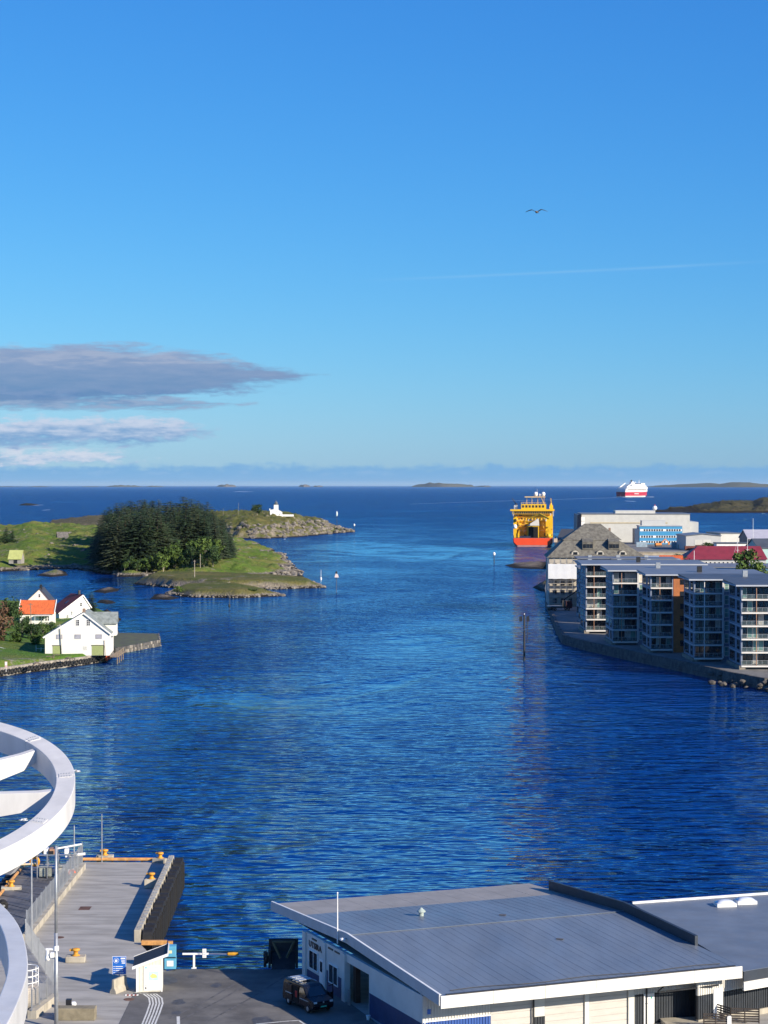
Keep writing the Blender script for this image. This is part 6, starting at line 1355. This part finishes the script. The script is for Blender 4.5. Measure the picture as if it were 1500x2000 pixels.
# walls: left wall A-B and near wall B-C
C = B + un * (u.length - 1.0)
def wallbox(p, q, t0, t1, z0, z1, o0, o1, name, m, parent=wh, ribs=0):
    """box on the wall line p->q between metres t0,t1; o0..o1 outwards (right of p->q)"""
    d = (q - p); d.z = 0
    sc_w = d.length / (11.9 if p is A else 22.6); t0 *= sc_w; t1 *= sc_w
    d.normalize(); n = Vector((d.y, -d.x, 0)); mb = MB()
    def one(a, b, x0, x1):
        c = [p + d * a + n * x0, p + d * b + n * x0, p + d * b + n * x1, p + d * a + n * x1]
        vs = [(k.x - off.x, k.y - off.y, z0) for k in c] + [(k.x - off.x, k.y - off.y, z1) for k in c]
        mb.add(vs, [(0, 1, 2, 3), (7, 6, 5, 4), (0, 4, 5, 1), (1, 5, 6, 2), (2, 6, 7, 3), (3, 7, 4, 0)])
    one(t0, t1, o0, o1)
    if ribs:
        k = t0
        while k < t1 - .06: one(k + .04, min(t1, k + .14), o1, o1 + .05); k += .22
    return mb.build(name, m, parent)
LW = 11.9; WSC = (B - A).length / 11.9; HW = 3.72
for t0, t1 in ((0, 4.62), (6.9, LW)): wallbox(A, B, t0, t1, 0, HW, -.3, 0, 'left_wall', WHW)
wallbox(A, B, 4.62, 6.9, 3.1, HW, -.3, 0, 'left_wall', WHW)
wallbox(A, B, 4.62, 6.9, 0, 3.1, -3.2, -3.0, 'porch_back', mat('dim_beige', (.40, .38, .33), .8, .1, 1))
wallbox(A, B, 4.30, 4.62, 0, HW - .02, .0, .18, 'pilaster', WHW); wallbox(A, B, -.1, .25, 0, HW - .02, .0, .14, 'pilaster', WHW); wallbox(A, B, 2.2, 2.45, 0, HW - .02, 0, .12, 'pilaster', WHW)
wallbox(A, B, 6.95, LW - .02, .0, 1.75, .0, .02, 'navy_band', NAVYW); wallbox(A, B, 2.5, 4.28, .0, 1.6, .0, .02, 'navy_band', NAVYW); wallbox(A, B, .3, 2.15, .0, .75, .0, .02, 'navy_band', NAVYW)
wallbox(A, B, 4.7, 4.95, 0, 3.05, -.9, -.5, 'door_post', mat('brown_door', (.10, .05, .035), .6, .15, 2)); wallbox(A, B, 5.0, 5.15, .0, 1.2, .1, .22, 'guard_post', STEEL)
dA = (B - A).normalized(); nA = Vector((dA.y, -dA.x, 0)); la = Vector(LP((A.x, A.y, QZ)))
for t, w, z, hh in ((.55, 1.0, .95, 1.55), (2.75, 1.0, .75, 1.55)): window(wh, (tuple(la), tuple(dA), tuple(nA)), t * WSC, z, w * WSC, hh, 2, 1, WHITE2, GLASS)
dd = wallbox(A, B, 1.72, 2.16, 0, 2.2, .0, .05, 'door', WHITE2); wallbox(A, B, 1.82, 2.06, 1.2, 2.0, .05, .065, 'door_pane', GLASS, dd)
for t in (.9, 2.7, 3.4): wallbox(A, B, t, t + .5, HW - .34, HW - .22, .0, .06, 'wall_vent', BLACK)
# lettering
cu = bpy.data.curves.new('utsira', 'FONT'); cu.body = 'UTSIRA'; cu.size = .78; cu.extrude = .012; cu.offset = .022; cu.space_character = 1.05
to = bpy.data.objects.new('tmp_text', cu); COL.objects.link(to); bpy.context.view_layer.update()
me = bpy.data.meshes.new_from_object(to.evaluated_get(bpy.context.evaluated_depsgraph_get())); bpy.data.objects.remove(to)
me.materials.clear(); me.materials.append(BLACK); xs = [vv.co.x for vv in me.vertices]; sc_ = 1.42 * WSC / (max(xs) - min(xs))
tx = bpy.data.objects.new('lettering', me); COL.objects.link(tx); tx.parent = wh
tx.matrix_local = Matrix.Translation(la + dA * (.52 * WSC) + nA * .03 + Vector((0, 0, 2.72))) @ Matrix(((dA.x, 0, nA.x, 0), (dA.y, 0, nA.y, 0), (0, 1, 0, 0), (0, 0, 0, 1))) @ Matrix.Diagonal((sc_, .85, 1, 1))
tx['label'] = 'black capital letters UTSIRA'
# near wall under the eave
NL = 22.6
CORW = mat('ribbed_white', (.60, .59, .55), .6, .06, 1); CORB = mat('ribbed_blue', (.03, .09, .33), .5, .1, 1); CORD = mat('ribbed_dark', (.022, .028, .038), .5, .15, 1)
SHUT = mat('shutter_grey', (.50, .48, .45), .6, .06, .8, stretch=(1, 1, 4))
wallbox(B, C, 0, NL, 0, 4.0, -.4, -.2, 'near_wall', LGREY)
t5 = 5.15
wallbox(B, C, 0, t5, 1.9, 3.7, -.2, -.02, 'ribbed_cladding', CORW, ribs=1); wallbox(B, C, 0, t5, 0, 1.85, -.2, -.02, 'ribbed_band', CORB, ribs=1); wallbox(B, C, 0, t5, 1.84, 1.91, -.02, .06, 'band_trim', WHITE2)
wallbox(B, C, .35, .6, 2.4, 2.75, .04, .07, 'blue_plate', BLUES)
x = t5
for k, (w, gap) in enumerate(((3.35, .85), (3.15, .35), (3.15, .5))):
    dr_ = wallbox(B, C, x + .06, x + w, 0, 3.35, -.2, -.16, 'roller_door', SHUT)
    for q in range(7): wallbox(B, C, x + .08, x + w - .02, q * .47 + .01, q * .47 + .455, -.16, -.12 - .006 * (q % 2), 'door_slat', SHUT, dr_)
    wallbox(B, C, x + w + .02, x + w + gap, 1.4 if k == 0 else 0, 3.5, -.2, .02, 'pillar', CORW if k == 0 else WHW)
    if k == 0: wallbox(B, C, x + w + .02, x + w + gap, 0, 1.38, -.2, .02, 'dark_pillar_foot', CORD, ribs=1)
    x += w + gap
wallbox(B, C, x, NL, 2.25, 3.7, -.2, -.05, 'ribbed_cladding', CORW, ribs=1); wallbox(B, C, x, NL, 0, 2.2, -.2, -.05, 'ribbed_band', CORD, ribs=1)
do = wallbox(B, C, x + .75, x + 1.6, 0, 2.25, -.05, .06, 'door', WHITE2); wallbox(B, C, x + 1.3, x + 1.42, 1.85, 2.0, .06, .07, 'door_badge', mat('green_badge', (.05, .35, .25), .6, .1, 3), do); wallbox(B, C, x + .85, x + 1.05, 1.5, 1.56, .06, .07, 'door_plate', BLACK, do)
m = MB(); m.seg((x * un.x + 2.0, x * un.y + .0 - .3, 2.6), (x * un.x + 3.0, x * un.y - .9, 3.7), .1, .1); m.seg((x * un.x + 2.1, x * un.y - .3, 2.55), (x * un.x + 6.6, x * un.y + .4, 2.9), .1, .1); m.build('bracket', BLACK, wh)
for k in range(3): wallbox(B, C, .0 + 9.0 * k + 8.4, 9.0 * k + 8.5, 0, 3.4, .04, .12, 'downpipe', BLACK)
# flagpole and lamp on the gable fascia
fl = thing('flag_pole', 'slim white flagpole standing at the warehouse gable edge', 'flagpole', roofpt(-.004, .55) - Vector((.05, .12, .9))); MB().tube([(0, 0, 0), (0, 0, 3.9)], .055, 8, .035).build('shaft', WHITE2, fl); MB().lathe([(.03, 3.9), (.08, 3.95), (.03, 4.03)], 8).build('finial', WHITE2, fl)
wlmp = thing('wall_lamp', 'white lamp head on the warehouse gable fascia', 'lamp', roofpt(-.012, .50) - Vector((.1, .1, .35))); MB().lathe([(.05, 0), (.24, .05), (.2, .16), (.05, .2)], 12).build('head', LAMPW, wlmp); MB().seg((.1, .1, .08), (.5, .45, .12), .06, .06).build('arm', BLACK, wlmp)
# --- annex to the right with skylights
hz = 6.1
N0, N1 = roofpt(1.008, .02), roofpt(1.008, .75)
F0 = G(1235, 1765, hz); F1 = G(1560, 1742, hz); E1 = G(1600, 1872, hz); E0 = G(1452, 1897, hz)
an_ = thing('annex_hall', 'flat grey roofed annex with two skylights right of the warehouse', 'annex', (E0.x, E0.y, QZ))
def lp2(p): return (p[0] - E0.x, p[1] - E0.y, p[2] - QZ)
def slab2(c, dz, name, m): 
    vs = [lp2(p) for p in c]; n = len(vs); lo = [(p[0], p[1], p[2] - dz) for p in vs]; return MB().add(vs + lo, [tuple(range(n)), tuple(range(2 * n - 1, n - 1, -1))] + [(i, n + i, n + (i + 1) % n, (i + 1) % n) for i in range(n)]).build(name, m, an_)
slab2([E0, E1, F1, F0], .3, 'roof', mat('annex_roof_felt', (.15, .175, .21), .5, .12, .3, spec=.6))
m = MB(); m.seg(lp2(F0 + Vector((0, 0, .08))), lp2(F1 + Vector((0, 0, .08))), .2, .16); m.build('edge_trim', WHITE2, an_)
ee = (E1 - E0).normalized(); en = Vector((ee.y, -ee.x, 0))
def wb2(t0, t1, z0, z1, o0, o1, name, m, parent=an_, ribs=0):
    mb = MB()
    def one(a, b, x0, x1):
        c = [ee * a + en * x0, ee * b + en * x0, ee * b + en * x1, ee * a + en * x1]; mb.add([(k.x, k.y, z0) for k in c] + [(k.x, k.y, z1) for k in c], [(0, 1, 2, 3), (7, 6, 5, 4), (0, 4, 5, 1), (1, 5, 6, 2), (2, 6, 7, 3), (3, 7, 4, 0)])
    one(t0, t1, o0, o1)
    if ribs:
        k = t0
        while k < t1 - .06: one(k + .04, min(t1, k + .14), o1, o1 + .05); k += .22
    return mb.build(name, m, parent)
hq = hz - QZ
wb2(-.05, 8, hq - .75, hq - .02, .02, .1, 'fascia_dark', DP_); wb2(-.1, 8, hq - 1.4, hq - .76, .06, .2, 'fascia', FASC)
wb2(-3.2, 8, 2.2, hq - .6, -1.6, -1.4, 'ribbed_cladding', CORW, ribs=1); wb2(-3.2, 8, .45, 2.15, -1.6, -1.4, 'ribbed_band', CORD, ribs=1); wb2(-3.2, 8, 0, .42, -1.6, -1.3, 'plinth', CURB)
wb2(-1.75, -.85, .3, 2.5, -1.4, -1.28, 'door', WHITE2)
for i, (px, py) in enumerate(((1416, 1769), (1456, 1764))):
    p = G(px, py, hz); o = thing('skylight', ('left dome skylight on the annex roof', 'right dome skylight on the annex roof')[i], 'skylight', p, R(8), 'annex skylights')
    MB().box(-.85, .85, -.6, .6, 0, .28).build('curb', LAMPW, o)
    mb = MB(); nx, ny = 10, 8; vs = [(-.8 + 1.6 * a / nx, -.55 + 1.1 * b / ny, .29 + .26 * (math.sin(math.pi * a / nx) * math.sin(math.pi * b / ny)) ** .5) for b in range(ny + 1) for a in range(nx + 1)]
    mb.add(vs, [(b * (nx + 1) + a, b * (nx + 1) + a + 1, (b + 1) * (nx + 1) + a + 1, (b + 1) * (nx + 1) + a) for b in range(ny) for a in range(nx)]); mb.build('dome', mat('milky_acrylic', (.62, .66, .72), .15, .04, 2), o, True)
# landing with dark slatted railings at the bottom right
ld = thing('timber_landing', 'concrete landing with dark slatted railings at the bottom right doors', 'landing', G(1375, 2012, QZ), R(8))
MB().box(-2.6, 3.4, -.6, 2.6, 0, .3).build('slab', CURB, ld)
def railing(x0, y0, x1, y1):
    a = Vector((x0, y0, .3)); b = Vector((x1, y1, .3)); rt = MB()
    for t in (0, .5, 1): p = a.lerp(b, t); rt.box(p.x - .04, p.x + .04, p.y - .04, p.y + .04, .3, 1.4)
    rr = rt.build('railing', DWOOD, ld)
    for k in range(6): MB().seg(a + Vector((0, 0, .15 + k * .18)), b + Vector((0, 0, .15 + k * .18)), .03, .11).build('slat', DWOOD, rr)
railing(-.2, -.6, 1.5, -.9); railing(1.3, 2.4, 2.2, .6); railing(2.2, .6, 4.2, .1)
MB().box(1.45, 1.75, -1.0, -.75, 0, 1.2).build('pale_post', WHITE2, ld)
# ================================================================== dark panel van
vp = G(602, 1967, QZ); van = thing('delivery_van', 'black delivery van with its sliding door open beside the warehouse', 'van', (vp.x, vp.y, QZ), 0)
to_cam = math.atan2(-.84, .54)     # heading of the bonnet
van.rotation_euler.z = to_cam
VB = mat('van_black', (.008, .010, .016), .3, .1, 2, spec=.35); VG = glassmat('van_glass', (.01, .013, .018), .04)
W2 = .92
prof = [(-2.35, .35), (2.15, .35), (2.28, .6), (2.24, .95), (1.45, 1.15), (.75, 1.78), (.4, 1.88), (-2.15, 1.90), (-2.36, 1.6), (-2.38, .6)]
bd = MB(); n = len(prof); vs = []
for y, sx in ((-W2, .97), (-W2 * .96, 1.0), (W2 * .96, 1.0), (W2, .97)):
    for (x, z) in prof:
        ins = 0 if z < 1.1 else (z - 1.1) * .14; yy = y - math.copysign(ins, y); vs.append((x * sx, yy, z if z < 1.8 or abs(y) < W2 * .97 else z - .05))
bd.add(vs, [tuple(range(n))[::-1], tuple(range(3 * n, 4 * n))] + [(i * n + k, i * n + (k + 1) % n, (i + 1) * n + (k + 1) % n, (i + 1) * n + k) for i in range(3) for k in range(n)])
body = bd.build('body', VB, van, bevel=.03)
MB().add([(1.42, -.72, 1.19), (1.42, .72, 1.19), (.80, .62, 1.76), (.80, -.62, 1.76), (1.40, -.72, 1.15), (1.40, .72, 1.15), (.76, .62, 1.74), (.76, -.62, 1.74)], [(0, 1, 2, 3), (7, 6, 5, 4), (0, 4, 5, 1), (1, 5, 6, 2), (2, 6, 7, 3), (3, 7, 4, 0)]).build('windscreen', VG, van)
for s in (-1, 1):
    MB().add([(1.25, s * .935, 1.18), (.2, s * .935, 1.18), (.2, s * .86, 1.70), (.72, s * .86, 1.70), (1.25, s * .90, 1.18), (.2, s * .90, 1.18), (.2, s * .82, 1.70), (.72, s * .82, 1.70)], [(0, 1, 2, 3), (7, 6, 5, 4), (0, 4, 5, 1), (1, 5, 6, 2), (2, 6, 7, 3), (3, 7, 4, 0)]).build('side_window', VG, van)
    MB().box(2.02, 2.26, s * .70 - .14, s * .70 + .14, .82, .96).build('headlight', mat('headlamp', (.55, .58, .6), .15, .1, 4), van)
    MB().box(1.08, 1.22, s * 1.0 - .12, s * 1.0 + .12, 1.1, 1.3).build('mirror', VB, van)
    MB().tube([(-2.0, s * .62, 1.98), (.2, s * .62, 1.98)], .03, 6).build('roof_rail', STEEL, van)
    for xx in (-1.45, 1.45):
        w = MB().torus((xx, s * .86, .33), .24, .10, (0, 1, 0), 18, 8).build('wheel', RUBBER, van, True); MB().lathe([(.04, -.06), (.2, -.05), (.2, .05), (.04, .06)], 12).build('rim', STEEL, w)
        kids = [k for k in bpy.data.objects if k.parent == w]; kids[0].rotation_euler.x = R(90); kids[0].location = (xx, s * .88, .33)
MB().box(-.75, .1, -.955, -.90, .5, 1.72).build('door_opening', mat('van_interior', (.004, .004, .005), .9, .2, 2), van)
MB().box(-1.75, -.78, -1.02, -.965, .48, 1.70).build('sliding_door', VB, van, bevel=.02)
MB().box(-.35, -.05, -.965, -.945, .85, 1.35).build('red_load', mat('red_fabric', (.42, .02, .02), .7, .15, 3), van)
MB().box(-1.7, -.8, -.94, -1.03, .98, 1.06).build('side_stripe', mat('pale_stripe', (.35, .40, .42), .5, .1, 3), van); MB().box(.3, 1.6, -.93, -.945, .86, .92).build('side_stripe', MATS['pale_stripe'], van)
for k, xx in enumerate((-1.9, -1.35, -.8)): MB().box(xx, xx + .4, -.55, .55, 1.99, 2.03).build('rack_board', mat('rack_alu', (.55, .58, .62), .3, .05, 3, metal=.5), van)
MB().box(2.28, 2.31, -.25, .25, .52, .62).build('number_plate', mat('plate_green', (.05, .50, .32), .5, .08, 3), van); MB().box(2.27, 2.30, -.35, .35, .70, .80).build('grille', BLACK, van)
MB().lathe([(.02, 0), (.07, .01), (.07, .025), (.02, .03)], 12, (0, 0, 0)).build('badge', STEEL, van)
bq = [k for k in bpy.data.objects if k.parent == van and k.name.startswith('badge')][0]; bq.location = (2.26, 0, .88); bq.rotation_euler.y = R(80)
dm = MB(); dm.box(-.95, 0, -.03, .03, .45, 1.15); dm.box(-.95, -.9, -.03, .03, 1.15, 1.7); dm.box(-.08, 0, -.03, .03, 1.15, 1.35); dm.box(-.95, -.3, -.03, .03, 1.66, 1.72)
dv = dm.build('front_door', VB, van); dv.location = (1.15, .95, 0); dv.rotation_euler.z = R(-62)
for k, (px, py, lab) in enumerate(((719, 1992, 'small white cup shaped lamp at the warehouse wall foot'),)):
    o = MB().lathe([(.1, 0), (.16, .3), (.18, .34), (.05, .34)], 12).build('bollard_lamp', LAMPW); o.location = G(px, py, QZ); tag(o, lab, 'lamp')

# ================================================================== sea air
hz_m = bpy.data.materials.new('sea_air'); hz_m.use_nodes = True; X.tree = hz_m.node_tree
hz_m.node_tree.nodes.clear(); pv = X.node('ShaderNodeVolumePrincipled'); pv.inputs['Color'].default_value = (.62, .82, 1, 1); pv.inputs['Density'].default_value = 6e-6; pv.inputs['Anisotropy'].default_value = 0.0
ho = X.node('ShaderNodeOutputMaterial'); hz_m.node_tree.links.new(pv.outputs[0], ho.inputs['Volume'])
tag(MB().box(-200000, 200000, -700, 200000, -5.0, 260).build('haze', hz_m), kind='stuff')
scene.cycles.volume_bounces = 0
